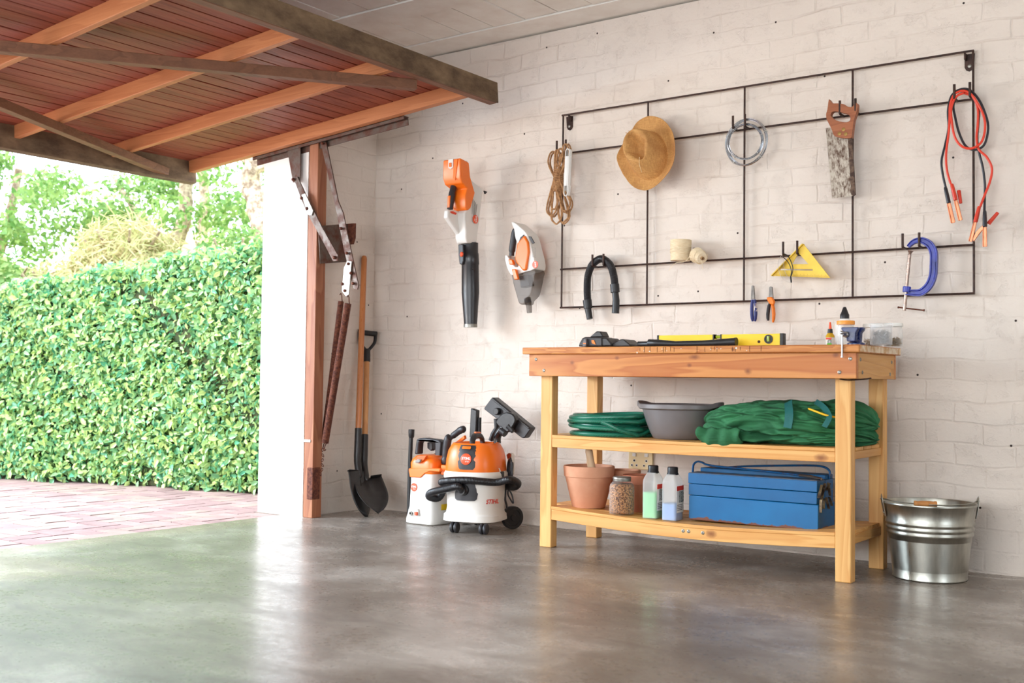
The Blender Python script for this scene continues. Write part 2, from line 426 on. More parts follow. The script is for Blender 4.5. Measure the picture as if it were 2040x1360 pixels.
# hedge: a clipped wall of leaves running away from the garage corner
hA = np.array([-3.263, -.421, 0]); hB = np.array([-1.104, .119, 0]); hd = (hB-hA)/np.linalg.norm(hB-hA); hn = np.array([hd[1], -hd[0], 0])
def htop(s_): return np.interp(s_, [-4, 0, .42, .88, 1.3, 1.73, 2.2, 3.4], [1.25, 1.375, 1.43, 1.475, 1.52, 1.575, 1.63, 1.7])+.02*np.sin(s_*9)+.012*np.sin(s_*23)
nL = 52000
s_ = rng.uniform(-3.6, 2.55, nL); z_ = rng.uniform(0, 1, nL); top = htop(s_)
bul = .045*np.sin(s_*4.1+z_*7)+.035*np.sin(s_*11+z_*17+2)
dep = -np.abs(rng.normal(0, .05, nL))+bul
pos = hA+hd*s_[:, None]+hn*dep[:, None]+np.array([0, 0, 1])*((.02+z_*(top-.02))[:, None])
nrm = np.tile(hn+np.array([0, 0, .35]), (nL, 1))
n2_ = 9000
s2 = rng.uniform(-3.6, 2.55, n2_); d2 = rng.uniform(-.55, 0, n2_)
pos2 = hA+hd*s2[:, None]+hn*d2[:, None]+np.array([0, 0, 1])*((htop(s2)+rng.normal(0, .02, n2_))[:, None])
pos = np.concatenate([pos, pos2]); nrm = np.concatenate([nrm, np.tile([0, 0, 1.], (n2_, 1))])
hl = leaf_mesh('foliage', pos-hA, nrm, .055, .52, .75)
hedge = thing('clipped_hedge', 'long clipped glossy green leafy hedge bordering the brick driveway', 'hedge', tuple(hA))
# glossy leaves of two ages
hm = leaf_mat('hedge_leaf', rgb(80, 158, 122), rgb(208, 226, 142), .35, .22)
link_leaves('foliage', hl, hm, hedge)
core = MB(); ring = []
for q in np.linspace(-3.7, 2.5, 30):
    p0 = hA+hd*q-hn*.09; p1 = hA+hd*q-hn*.55; tz = float(htop(q))-.06
    ring.append([Vector((p0[0], p0[1], 0)), Vector((p0[0], p0[1], tz)), Vector((p1[0], p1[1], tz)), Vector((p1[0], p1[1], 0))])
core.rings(ring)
part('branches', core, two_tone('hedge_twigs', rgb(36, 62, 30), rgb(70, 66, 40), 25, .4, .6, .9, bump=.5), hedge)
# bank behind the hedge
gm = MB(); N = 26
hh = lambda x, y: .2+max(0, min(1, (y-.9)/3.5))*2.3+.12*math.sin(x*1.3)+.1*math.sin(y*2+x)
vs = [( -16+16*i/N, .75+8*j/N, hh(-16+16*i/N, .75+8*j/N)) for i in range(N+1) for j in range(N+1)]
gm.add(vs, [(i*(N+1)+j, (i+1)*(N+1)+j, (i+1)*(N+1)+j+1, i*(N+1)+j+1) for i in range(N) for j in range(N)])
struct('terrain_bank', gm, two_tone('bank_earth', rgb(206, 190, 140), rgb(150, 170, 90), 3, .4, .6, .95))
lm1 = leaf_mat('bright_leaf', rgb(92, 138, 66), rgb(160, 186, 110), .4, .5)
lm2 = leaf_mat('pale_leaf', rgb(140, 170, 100), rgb(205, 210, 160), .4, .5)
bark = two_tone('pale_bark', rgb(196, 176, 150), rgb(120, 100, 82), 18, .4, .6, .85, bump=.6)
def tree(name, label, base, pts, r0, clusters, nleaf, size, mat, group):
    t_ = thing(name, label, 'tree', base, group)
    tr = MB()
    for path, ra, rb_ in pts:
        P = catmull(path, 5); K = len(P)
        P = [p+Vector(rng.normal(0, ra*.12, 3)) for p in P]
        tr.tube(P, [ra+(rb_-ra)*k/(K-1) for k in range(K)], 10)
    part('trunk', tr, bark, t_)
    pos = []; nr = []
    for (cx, cy, cz, rx, rz), n in zip(clusters, nleaf):
        q = rng.normal(0, 1, (n, 3)); q /= np.linalg.norm(q, axis=1)[:, None]
        rad = rng.uniform(.25, 1, n)**.6
        pos.append(np.array([cx, cy, cz])+q*rad[:, None]*np.array([rx, rx, rz])); nr.append(q+np.array([0, 0, .6]))
    link_leaves('foliage', leaf_mesh('foliage', np.concatenate(pos)-np.array(base), np.concatenate(nr), size, .55, .7), mat, t_)
    return t_
G = 'sunlit trees on the bank behind the hedge'
def sprays(x0, x1, y0, y1, z0, z1, n, r=.28):
    r_ = random.Random(int(x0*10)+n)
    return [(r_.uniform(x0, x1), r_.uniform(y0, y1), r_.uniform(z0, z1), r*r_.uniform(.6, 1.3), r*r_.uniform(.4, .9)) for _ in range(n)]
tree('garden_tree', 'pale crooked tree trunk rising beside the white door pillar', (-3.05, 1.85, .9),
     [([(-3.05, 1.85, .9), (-3.12, 1.9, 1.9), (-3.25, 1.93, 2.25), (-3.36, 1.94, 2.5), (-3.3, 1.93, 2.72), (-3.55, 1.95, 3.1)], .11, .075), ([(-3.3, 1.95, 2.65), (-3.9, 2.1, 2.95), (-4.5, 2.2, 3.0)], .06, .02)],
     .1, sprays(-4.0, -3.0, 2.2, 3.2, 1.9, 3.2, 9), [90]*9, .07, lm1, G)
tree('garden_tree', 'leafy tree with forked brown branch above the middle of the hedge', (-5.0, 2.35, 1.2),
     [([(-5.0, 2.35, 1.2), (-4.95, 2.3, 2.0), (-4.8, 2.3, 2.35), (-4.75, 2.3, 3.1)], .1, .06), ([(-4.95, 2.3, 1.95), (-5.5, 2.2, 2.5), (-5.9, 2.2, 2.9)], .05, .02)],
     .1, sprays(-6.2, -4.3, 1.7, 2.8, 2.25, 3.2, 17, .34), [170]*17, .075, lm1, G)
tree('garden_tree', 'tree with hanging bright leaves at the far left behind the hedge', (-7.3, 1.6, .9),
     [([(-7.3, 1.6, .9), (-7.25, 1.6, 2.0), (-7.35, 1.62, 2.8), (-7.2, 1.6, 3.4)], .1, .07), ([(-7.25, 1.6, 1.7), (-6.75, 1.5, 2.2), (-6.5, 1.5, 2.9)], .05, .04)],
     .1, sprays(-7.9, -5.6, 1.0, 2.4, 1.75, 3.3, 26, .3), [130]*26, .075, lm1, G)
tree('garden_tree', 'distant pale yellow-green trees filling the gaps at the top of the bank', (-8.5, 4.5, 2.4),
     [([(-7.5, 4.6, 2.2), (-7.4, 4.6, 3.2), (-7.6, 4.5, 4.4)], .09, .05)],
     .1, sprays(-10.5, -4.2, 3.6, 5.4, 2.3, 4.0, 34, .42), [50]*34, .085, lm2, G)
# grasses and shrubs that spill over the bank
def shrub(label, c_, rx, rz, n, size, mat, asp=.5):
    q = rng.normal(0, 1, (n, 3)); q /= np.linalg.norm(q, axis=1)[:, None]; q[:, 2] = np.abs(q[:, 2])
    ps = q*(rng.uniform(.55, 1, n)[:, None])*np.array([rx, rx*.7, rz])
    t_ = thing('garden_shrub', label, 'shrub', c_)
    link_leaves('foliage', leaf_mesh('foliage', ps, q, size, asp, .6), mat, t_)
    st = MB()
    for k in range(9):
        a = k*.7; st.tube(catmull([(c_[0], c_[1], c_[2]-.4), (c_[0]+.3*rx*math.cos(a), c_[1]+.2*rx*math.sin(a), c_[2]+.3*rz), (c_[0]+.7*rx*math.cos(a), c_[1]+.5*rx*math.sin(a), c_[2]+.75*rz)], 4), .012, 5)
    part('stem', st, bark, t_)
dry = leaf_mat('dry_grass_leaf', rgb(226, 205, 165), rgb(176, 186, 120), .4, .6)
shrub('mound of arching dry grass showing above the middle of the hedge', (-4.25, 1.25, 1.5), .72, .7, 5200, .17, dry, .08)
shrub('low bright shrub behind the left end of the hedge', (-5.9, .95, 1.2), .8, .75, 3000, .075, lm1)
shrub('pale feathery shrub between the grass mound and the leftmost tree', (-5.15, 1.1, 1.25), .5, .6, 1800, .11, dry, .14)
shrub('small green shrub behind the hedge below the crooked trunk', (-3.1, 1.55, 1.35), .6, .75, 2200, .065, lm1)
# ---------------------------------------------------------------- tilt-up door
hard = wood('door_plank_wood', rgb(168, 88, 64), rgb(112, 50, 36), 'y', .8, rough=.5, seed=2, fine=.5)
batten_w = wood('door_batten_wood', rgb(214, 146, 98), rgb(172, 104, 64), 'x', .9, rough=.5, seed=4, fine=.6)
brace_w = wood('door_brace_wood', rgb(150, 102, 74), rgb(98, 64, 46), 'y', .8, rough=.55, seed=5, fine=.6)
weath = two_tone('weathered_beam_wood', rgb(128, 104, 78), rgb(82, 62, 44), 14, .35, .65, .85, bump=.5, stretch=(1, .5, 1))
steel = two_tone('rusty_steel', rgb(100, 88, 80), rgb(92, 52, 38), 16, .42, .62, .48, metal=.55, metal_b=.3, rough_b=.7, bump=.25)
steel_l = two_tone('galvanised_steel', rgb(176, 172, 166), rgb(130, 104, 88), 25, .5, .75, .45, metal=.6, metal_b=.4, bump=.1)
rust = two_tone('rust', rgb(122, 70, 50), rgb(78, 40, 30), 60, .4, .6, .75, metal=.3, bump=.4)
SL = .0767
def dz(x, off=0): return 2.052+SL*(x-.236)+off
def dbox(mb, x0, x1, y0, y1, o0, o1, m=0):   # a box lying in the tilted plane of the door
    vs = [(x-(SL*o), y, dz(x, o)) for x in (x0, x1) for y in (y0, y1) for o in (o0, o1)]
    return mb.add(vs, [(0, 1, 3, 2), (4, 6, 7, 5), (0, 4, 5, 1), (2, 3, 7, 6), (0, 2, 6, 4), (1, 5, 7, 3)], m)
YL = -3.55
door = thing('tilt_up_garage_door', 'open tilt-up wooden garage door of reddish planks with crossed braces overhead', 'garage door', (.15, -2.0, 2.05))
rd = random.Random(4)
x = -.975; mb = MB()
while x < 1.17:
    w_ = .0835
    o0 = .066+rd.uniform(-.0015, .0015)
    dbox(mb, x+.003, x+w_-.003, YL, -.572, o0, o0+.02)
    x += w_
dbox(mb, -.975, 1.19, YL, -.572, .08, .094)
part('plank_panel', mb, hard, door, bevel=.0015, seg=1)
for y0 in (-1.148, -1.712, -2.325, -2.93): part('batten', dbox(MB(), -.93, 1.147, y0+.013, y0+.045, 0, .068), batten_w, door, bevel=.003)
part('side_stile', dbox(MB(), -.93, 1.147, -.615, -.572, -.003, .068), batten_w, door, bevel=.003)
part('side_stile', dbox(MB(), -.93, 1.147, YL, YL+.045, -.003, .068), batten_w, door, bevel=.003)
part('end_beam', dbox(MB(), 1.147, 1.19, YL, -.413, -.008, .09), brace_w, door, bevel=.003)
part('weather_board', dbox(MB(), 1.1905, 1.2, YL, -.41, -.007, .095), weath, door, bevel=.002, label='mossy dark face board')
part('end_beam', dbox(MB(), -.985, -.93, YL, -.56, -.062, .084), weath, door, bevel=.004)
def brace(a, b, o0, o1):
    # bar between two (x, y) points of the door plane
    a = Vector(a); b = Vector(b); d = (b-a).normalized(); n_ = Vector((-d.y, d.x))*.021
    mb = MB(); vs = []
    for p in (a, b):
        for q in (p-n_, p+n_):
            for o in (o0, o1): vs.append((q.x, q.y, dz(q.x, o)))
    mb.add(vs, [(0, 1, 3, 2), (4, 6, 7, 5), (0, 4, 5, 1), (2, 3, 7, 6), (0, 2, 6, 4), (1, 5, 7, 3)])
    return part('brace', mb, brace_w, door, bevel=.002)
bA = (1.125, -.945); dv = Vector((.6913, 1.2438)).normalized()
brace(bA, (bA[0]-dv.x*3.2, bA[1]-dv.y*3.2), -.045, -.001)
bB = (-.998, -.645); dv = Vector((-.534, 1.2466)).normalized()
brace(bB, (bB[0]-dv.x*2.9, bB[1]-dv.y*2.9), -.045, -.001)
# steel angle under the stile
ang = MB(); dbox(ang, -.42, .72, -.572, -.532, -.006, -.001); dbox(ang, -.42, .72, -.54, -.534, -.045, -.001); dbox(ang, -.42, .72, -.572, -.566, -.02, .04)
part('steel_angle', ang, steel, door, bevel=.001, seg=1)
for x_ in (-.36, -.3, .56, .6, .65):
    part('bolt_head', MB().lathe([(.009, 0), (.009, .006), (.006, .009)], (x_, -.552, dz(x_)-.015), 6), rust, door, smooth=False)
# door post with striker plate
post = thing('door_post', 'reddish hardwood door post standing against the white pillar', 'post', (.054, -.506, 0))
pw = wood('post_wood', rgb(186, 128, 92), rgb(130, 70, 48), 'z', .8, rough=.55, seed=8, fine=.55)
part('post_timber', MB().box(.02, .088, -.55, -.482, 0, 2.03), pw, post, bevel=.003)
part('striker_plate', MB().box(.05, .094, -.556, -.5, .1, .27), rust, post, bevel=.004, label='dark rusty steel plate near the foot')
part('strap', MB().box(-.02, .07, -.554, -.549, .405, .42), steel_l, post, bevel=.001)
# lifting gear
gear = thing('door_lifting_gear', 'rusty steel lever arms and mounting plate that lift the garage door', 'door hardware', (.12, -.47, 1.4))
part('mounting_plate', MB().prism([(-0.5504,1.5722),(-0.3264,1.6121),(-0.2958,1.6158),(-0.2972,1.5156),(-0.3336,1.3974),(-0.5318,1.3705)], .094, .1, 'x'), steel, gear, bevel=.001)
part('mounting_flange', MB().prism([(-0.3288,1.6118),(-0.2971,1.6157),(-0.2976,1.5329),(-0.3115,1.4966),(-0.3261,1.4951)], .1, .135, 'x'), rust, gear, bevel=.001)
part('hanger_bracket', MB().prism([(-0.1404,2.0112),(-0.0358,2.0181),(-0.0345,1.8239),(-0.0897,1.825)], -.566, -.56), steel, gear, bevel=.001)
part('short_arm', MB().prism([(-0.0755,1.8464),(-0.045,1.8519),(0.0182,1.7539),(0.0494,1.7088),(0.1539,1.5578),(0.2758,1.4006),(0.2742,1.3719),(0.2397,1.3713),(0.1737,1.4647),(0.0453,1.6332),(-0.005,1.7136)], -.576, -.569), steel, gear, bevel=.001)
part('slotted_link', MB().prism([(-0.0023,1.746),(0.0277,1.7518),(0.09,1.6537),(0.0811,1.6275),(0.0548,1.6312)], -.584, -.5775), steel_l, gear, bevel=.001)
part('long_arm', MB().prism([(0.1125,2.0179),(0.13,2.0285),(0.1513,2.0234),(0.251,1.6939),(0.2905,1.6243),(0.3091,1.5569),(0.4085,1.2402),(0.4013,1.2161),(0.3732,1.2213),(0.3007,1.4257),(0.2635,1.552),(0.2385,1.6368)], -.556, -.549), steel, gear, bevel=.001)
part('spring_link', MB().prism([(0.3346,1.3694),(0.3662,1.3652),(0.3498,1.1929),(0.3298,1.1814),(0.2985,1.2112),(0.3104,1.3337)], -.566, -.559), steel_l, gear, bevel=.001)
for (px_, pz_) in [(-0.0691,1.8363),(0.0007,1.7275),(0.0444,1.667),(0.2566,1.3894)]: part('bolt', MB().lathe([(.009, 0), (.009, .012), (.005, .016)], (px_, -.576, pz_), 8, (0, -1, 0)), rust, gear, smooth=False)
for (px_, pz_) in [(0.1359,2.0148),(0.2863,1.5435),(0.3452,1.3532),(0.3315,1.4097),(0.3643,1.3031),(0.3813,1.2477),(0.3045,1.2485),(0.3223,1.2125)]: part('bolt', MB().lathe([(.008, 0), (.008, .01), (.005, .014)], (px_, -.562, pz_), 8, (0, -1, 0)), rust, gear, smooth=False)
def spring(label, a, b, r, group='door counterbalance springs'):
    a = Vector(a); b = Vector(b)
    t_ = thing('coil_spring', label, 'spring', tuple(b), group)
    d = b-a; Ln = d.length; x_, y_, z_ = frame_axes(d); n = int(Ln/.0062); prof = []
    for k in range(n): prof += [(r*.82, k*Ln/n), (r, (k+.3)*Ln/n), (r, (k+.7)*Ln/n)]
    part('coil', MB().lathe(prof, a, 16, tuple(d.normalized())), rust, t_, angle=1.2)
    h = MB(); c0 = a-z_*.02
    h.tube([a+z_*.004+x_*r*.7, a-z_*.012+x_*r*.3, a-z_*.034, a-z_*.044-x_*.008, a-z_*.034-x_*.014], .0028, 6)
    part('hook', h, rust, t_)
    h = MB(); h.tube([b-z_*.004+x_*r*.7, b+z_*.014+x_*.004, b+z_*.036, b+z_*.044+x_*.008, b+z_*.036+x_*.014], .0028, 6)
    part('hook', h, rust, t_)
spring('thick rusty coil spring slanting down beside the wooden door post, the nearer of the pair', (0.3004,-0.52,1.148), (0.1263,-0.5,0.4019), .0195)
spring('rusty coil spring mostly hidden behind the thicker slanting spring', (0.1788,-0.45,1.1689), (0.0549,-0.44,0.4053), .0165)
ch = MB(); P = [Vector(q) for q in [(0.1169,-0.5,0.3823),(0.1029,-0.5,0.3484),(0.1183,-0.5,0.3229),(0.0979,-0.5,0.2956),(0.1196,-0.5,0.2706),(0.0905,-0.5,0.2427),(0.0997,-0.5,0.2258)]]
for k in range(len(P)-1):
    a, b = P[k], P[k+1]; mid = (a+b)/2; d = (b-a).normalized(); s_ = Vector((0, 1, 0)) if k % 2 else d.cross(Vector((0, 1, 0)))
    ch.tube([mid+d*(math.cos(q)*.0105)+s_*(math.sin(q)*.006) for q in [i*2*PI/12 for i in range(12)]], .0022, 6, closed=True)
solo('anchor_chain', 'short rusty chain anchoring the springs low on the door post', 'chain', ch, rust, tuple(P[-1]))
# shovels leaning in the corner
ash = wood('ash_shaft', rgb(214, 142, 84), rgb(178, 104, 56), 'z', .7, rough=.32, seed=11, fine=.5, bump=.05, spec=.6)
ash2 = wood('beech_shaft', rgb(222, 168, 112), rgb(190, 130, 80), 'z', .7, rough=.4, seed=13, fine=.5, bump=.05)
blk = plain('black_shovel_steel', rgb(42, 40, 40), .34, metal=.3, var=.2, vscale=20, spec=.6)
blkp = plain('black_plastic', rgb(30, 29, 31), .42, var=.1, vscale=30)
def shovel(name, label, top, neck, tip, right, W_, dgrip):
    t_ = thing(name, label, 'shovel', tuple(tip))
    top, neck, tip = Vector(top), Vector(neck), Vector(tip)
    ax = (top-neck).normalized()
    sock = neck+ax*(.20)
    part('shaft', MB().tube([sock-ax*.01, top-ax*.02, top-ax*.006, top], [.0165, .0165, .014, .008], 16), ash2 if dgrip else ash, t_)
    bl = tip-neck; L_ = bl.length; d = bl.normalized(); r_ = Vector(right); r_ = (r_-d*r_.dot(d)).normalized(); f_ = r_.cross(d)  # f_: front of the blade
    if f_.y > 0: f_ = -f_
    part('socket', MB().tube(catmull([sock+ax*.0, sock-ax*.1, neck+ax*.03, neck+d*.035, neck+d*.08], 5), [.0195]*6+[.0195]*5+[.02]*5+[.019, .016, .013, .009, .004], 16), blk, t_)
    # dished blade with a rolled tread
    b = MB(); NU, NV = 16, 20; vs = []
    for j in range(NV+1):
        v = j/NV; s0 = .045
        wv = W_/2*(1 if v < .38 else max(0, 1-((v-.38)/.62)**2)**.72)*(1-.1*(1-v))
        wv = max(wv, .004)
        for i in range(NU+1):
            u = -1+2*i/NU
            dish = .03*(1-u*u)*(1-.55*v)-.012; rib = .010*math.exp(-(u/.16)**2)*max(0, 1-v*1.8)
            cur = .03*math.sin(v*PI*.5)
            vs.append(neck+d*(s0+v*(L_-s0))+r_*(u*wv)-f_*(dish-rib*2.2)+f_*cur*.6)
    b.add(vs, [(j*(NU+1)+i, j*(NU+1)+i+1, (j+1)*(NU+1)+i+1, (j+1)*(NU+1)+i) for j in range(NV) for i in range(NU)])
    bo = part('blade', b, blk, t_, solid=.0028)
    for sgn in (-1, 1):
        e0 = neck+d*.045+r_*(sgn*W_/2*.94)+f_*.01; e1 = neck+d*.045+r_*(sgn*.03)-f_*.006
        part('tread', MB().bar(e0, e1, .022, .004, up_=tuple(d)), blk, t_, bevel=.002)
    if dgrip:
        g = top; 
        part('grip_socket', MB().tube([g-ax*.02, g+ax*.055], [.021, .019], 14), blkp, t_, bevel=.002)
        for sgn in (-1, 1):
            part('grip_arm', MB().tube(catmull([g+ax*.045+r_*sgn*.004, g+ax*.075+r_*sgn*.03, g+ax*.105+r_*sgn*.047, g+ax*.155+r_*sgn*.051], 5), .011, 10, flat=.8), blkp, t_)
        part('crossbar', MB().tube([g+ax*.152-r_*.058, g+ax*.152+r_*.058], .0155, 14), blkp, t_, bevel=.003)
    return t_
shovel('long_handled_shovel', 'long-handled round shovel with black blade leaning in the corner, left of the D-grip shovel', (0.022,-0.1107,1.4583), (0.1459,-0.27,0.2767), (0.2781,-0.3,0.0078), (-.25, .97, 0), .2, False)
shovel('garden_shovel', 'shorter round shovel with black D-grip handle leaning in the corner', (0.05,-0.1057,0.8663), (0.1508,-0.22,0.2426), (0.3563,-0.33,0.0152), (.35, .94, 0), .195, True)
# ---------------------------------------------------------------- wall rack and what hangs on it
iron = two_tone('brown_iron_bar', rgb(74, 52, 44), rgb(50, 36, 32), 30, .4, .6, .5, metal=.5, bump=.2)
GX = (1.334, 1.829, 2.333, 2.835, 3.330); GZ = (1.1245, 1.321, 1.915, 2.114)
RACK_Y = -.032
rack = thing('wall_rack', 'large brown iron bar grid fixed to the white brick wall with hooks', 'wall rack', (2.33, 0, 1.62))
for x in GX: part('bar', MB().tube([(x, RACK_Y, GZ[0]-.004), (x, RACK_Y, GZ[3]+.002)], .0048, 8), iron, rack)
for z in GZ: part('bar', MB().tube([(GX[0]-.004, RACK_Y-.006, z), (GX[4]+.004, RACK_Y-.006, z)], .0046, 8), iron, rack)
for x, s in ((GX[0], 1), (GX[4], -1)):
    part('mounting_tab', MB().prism([(x, 2.112), (x+s*.04, 2.112), (x+s*.04, 2.058), (x+s*.034, 2.046), (x+s*.022, 2.04), (x+s*.01, 2.046), (x+s*.004, 2.058)], -.004, -.0005), iron, rack)
    part('mounting_tab', MB().box(min(x+s*.03, x+s*.036), max(x+s*.03, x+s*.036), RACK_Y, -.002, 2.085, 2.112), iron, rack)
    part('screw', MB().lathe([(.008, 0), (.0075, .003), (.003, .005)], (x+s*.02, -.004, 2.062), 12, (0, -1, 0)), plain('zinc', rgb(150, 146, 138), .4, metal=.9), rack)
HY = -.088
def hook(x, z):
    part('hook', MB().tube(catmull([(x, RACK_Y-.004, z), (x, -.06, z), (x, HY+.004, z+.002), (x, HY, z+.012), (x, HY, z+.058)], 4), .0055, 8), iron, rack)
hooks = [(1.333,1.9229),(1.3879,1.9218),(2.301,1.9237),(2.36,1.9208),(2.7981,1.926),(2.8657,1.9212),(3.2701,1.932),(3.33,1.9336),(1.5521,1.3314),(1.6159,1.333),(2.1094,1.3279),(2.5434,1.3305),(2.6082,1.3311),(3.0632,1.3312),(3.1302,1.3353)]
for i, (x, z) in enumerate(hooks):
    zz = GZ[2] if z > 1.6 else GZ[1]
    hook(x, zz)
for x in (1.862, 1.9):
    part('hook', MB().tube(catmull([(x, RACK_Y-.004, GZ[2]), (x, -.045, GZ[2]), (x, -.055, GZ[2]+.004), (x, -.055, GZ[2]+.03)], 4), .0042, 8), iron, rack)
def twisted(path, r, n=8, twist=60, strands=3):
    # a laid rope: strands wound round the path
    P = [Vector(p) for p in path]; mb = MB(); L = [0]
    for a, b in zip(P, P[1:]): L.append(L[-1]+(b-a).length)
    x = None; fr = []
    for k in range(len(P)):
        d = (P[min(k+1, len(P)-1)]-P[max(k-1, 0)]).normalized()
        x = frame_axes(d)[0] if x is None else (x-d*x.dot(d)).normalized()
        fr.append((x, d.cross(x)))
    for s in range(strands):
        pts = []
        for k, p in enumerate(P):
            a = L[k]*twist*2*PI/1.0+s*2*PI/strands
            pts.append(p+fr[k][0]*(math.cos(a)*r*.5)+fr[k][1]*(math.sin(a)*r*.5))
        mb.tube(pts, r*.62, n)
    return mb
def resample(path, step):
    P = [Vector(p) for p in path]; out = [P[0]]; acc = 0
    for a, b in zip(P, P[1:]):
        L = (b-a).length; t = step-acc
        while t < L: out.append(a+(b-a)*(t/L)); t += step
        acc = (L-(t-step))
    out.append(P[-1]); return out
jute = two_tone('jute', rgb(196, 150, 104), rgb(140, 98, 62), 60, .35, .65, .85, bump=.6)
# hank of jute rope
hy = -.098
rope = thing('jute_rope_hank', 'hank of brown jute rope hanging from the upper left hooks, beside the white cord', 'rope', (1.30, hy, 1.80))
bm_ = MB(); rr = random.Random(2)
tops = [(1.3454,1.928),(1.3984,1.9508)]; 
for k in range(9):
    j = lambda a: rr.uniform(-a, a)
    tx = [(1.3253,1.9144),(1.3705,1.9251),(1.3864,1.9075),(1.4047,1.9422),(1.3517,1.922)] [k % 5]
    cx = (1.3535,1.7739); bx = [(1.3242,1.5866),(1.3498,1.5477),(1.3873,1.5501),(1.4054,1.6011),(1.3364,1.6225)][k % 5]
    y0 = hy-.012+rr.uniform(-.012, .012)
    w1 = .012+rr.uniform(0, .012)
    path = [(cx[0]-.012+j(.006), y0, cx[1]), (tx[0]-w1, y0, (tx[1]+cx[1])/2+.01), (tx[0]-w1*.4, y0-.004, tx[1]-.01), (tx[0]+.01, y0+.006, tx[1]-.006+j(.004)), (tx[0]+w1+.004, y0+.004, (tx[1]+cx[1])/2+.012),
            (cx[0]+.012+j(.006), y0+.004, cx[1]), (bx[0]+w1+.012, y0+.004, bx[1]+.05+j(.01)), (bx[0]+.012, y0, bx[1]+j(.006)), (bx[0]-.01, y0, bx[1]+.004), (bx[0]-w1-.006, y0, bx[1]+.045), (cx[0]-.012, y0-.004, cx[1]-.002)]
    bm2 = twisted(resample(catmull(path, 6), .0035), .0046, 5, 55); bm_.add(bm2.v, bm2.f)
part('strands', bm_, jute, rope, smooth=True)
wr = MB(); P = []
a0 = (1.356,1.8264); a1 = (1.353,1.7107)
for k in range(13*10+1):
    t = k/130; an = k/10*2*PI
    P.append((a0[0]+(a1[0]-a0[0])*t+math.cos(an)*.0235, hy-.006+math.sin(an)*.02, a0[1]+(a1[1]-a0[1])*t+rr.uniform(-.0006, .0006)))
w2 = twisted(resample(P, .0035), .0043, 5, 55); part('wrapping', w2, jute, rope)
part('rope_tail', twisted(resample(catmull([(a0[0]+.02, hy-.02, a1[1]-.05), (a0[0]+.045, hy-.03, a1[1]-.1), (a0[0]+.062, hy-.03, a1[1]-.108)], 6), .0035), .0043, 5, 55), jute, rope)
# white cord hank
wc = plain('white_cord', rgb(236, 234, 230), .7, var=.05, bump=.3, bscale=300)
cord = thing('white_cord_hank', 'neat hank of thin white cord hanging on the right prong, over the jute rope', 'cord', (1.4205,-0.115,1.796))
c0 = (1.4241,1.9133); c1 = (1.4144,1.6765)
bl = MB(); ax = Vector((c1[0]-c0[0], 0, c1[1]-c0[1])); an_ = ax.normalized(); sd = an_.cross(Vector((0, 1, 0)))
loops = MB()
for k in range(6):
    y0 = -.115-.011+k*.0044; r_ = .0135-.0012*abs(k-2.5)
    pts = []
    for q in range(9): a = PI*q/8; pts.append(Vector((c0[0], y0, c0[1]))+sd*(math.cos(a)*r_)-an_*(math.sin(a)*.014-.012))
    for q in range(9): a = PI+PI*q/8; pts.append(Vector((c1[0], y0, c1[1]))+sd*(math.cos(a)*r_*1.05)-an_*(math.sin(a)*.02+.022))
    loops.tube(pts, .0026, 6, closed=True)
part('cord_loops', loops, wc, cord)
coil = MB(); n_ = 52; P = []
for k in range(n_*12+1):
    t = k/(n_*12); a = k/12*2*PI
    p = Vector((c0[0], -.115, c0[1]))+ax*(.15+.62*t)
    P.append(p+sd*(math.cos(a)*.0155)+Vector((0, 1, 0))*(math.sin(a)*.0145))
coil.tube(P, .0026, 5); part('cord_wrapping', coil, wc, cord)
# straw hat seen crown-on, hung by its brim
straw = NT('straw'); v = straw.coord()
n1 = straw.noise(v, 9, 4); n2 = straw.noise(straw.coord((1, 1, 14)), 45, 4, .7); n3 = straw.noise(straw.coord((14, 1, 1)), 45, 4, .7)
f = straw.math('ADD', straw.math('MULTIPLY', n2, .5), straw.math('MULTIPLY', n3, .5))
c_ = straw.ramp(f, [(.35, rgb(172, 118, 62)), (.6, rgb(220, 170, 104))]); c_ = straw.mix(straw.ramp(n1, [(.45, 0), (.75, .6)]), c_, rgb(150, 92, 44))
straw.col(c_); straw.rough(.8); straw.bump(f, .6, .002); straw = straw.m
hc = Vector((1.8656,-0.085,1.8355))
hat = thing('straw_hat', 'worn golden straw hat with a pinched crown hanging on the wall rack', 'hat', tuple(hc))
NR, NA = 30, 72; vs = []; tilt = Matrix.Rotation(math.radians(7), 3, 'Z') @ Matrix.Rotation(math.radians(-7), 3, 'X')
outline = [(0, .158), (22, .16), (45, .165), (70, .183), (90, .190), (110, .180), (135, .142), (160, .142), (180, .160), (205, .150), (225, .150), (250, .168), (270, .176), (295, .172), (320, .168), (345, .160), (360, .158)]
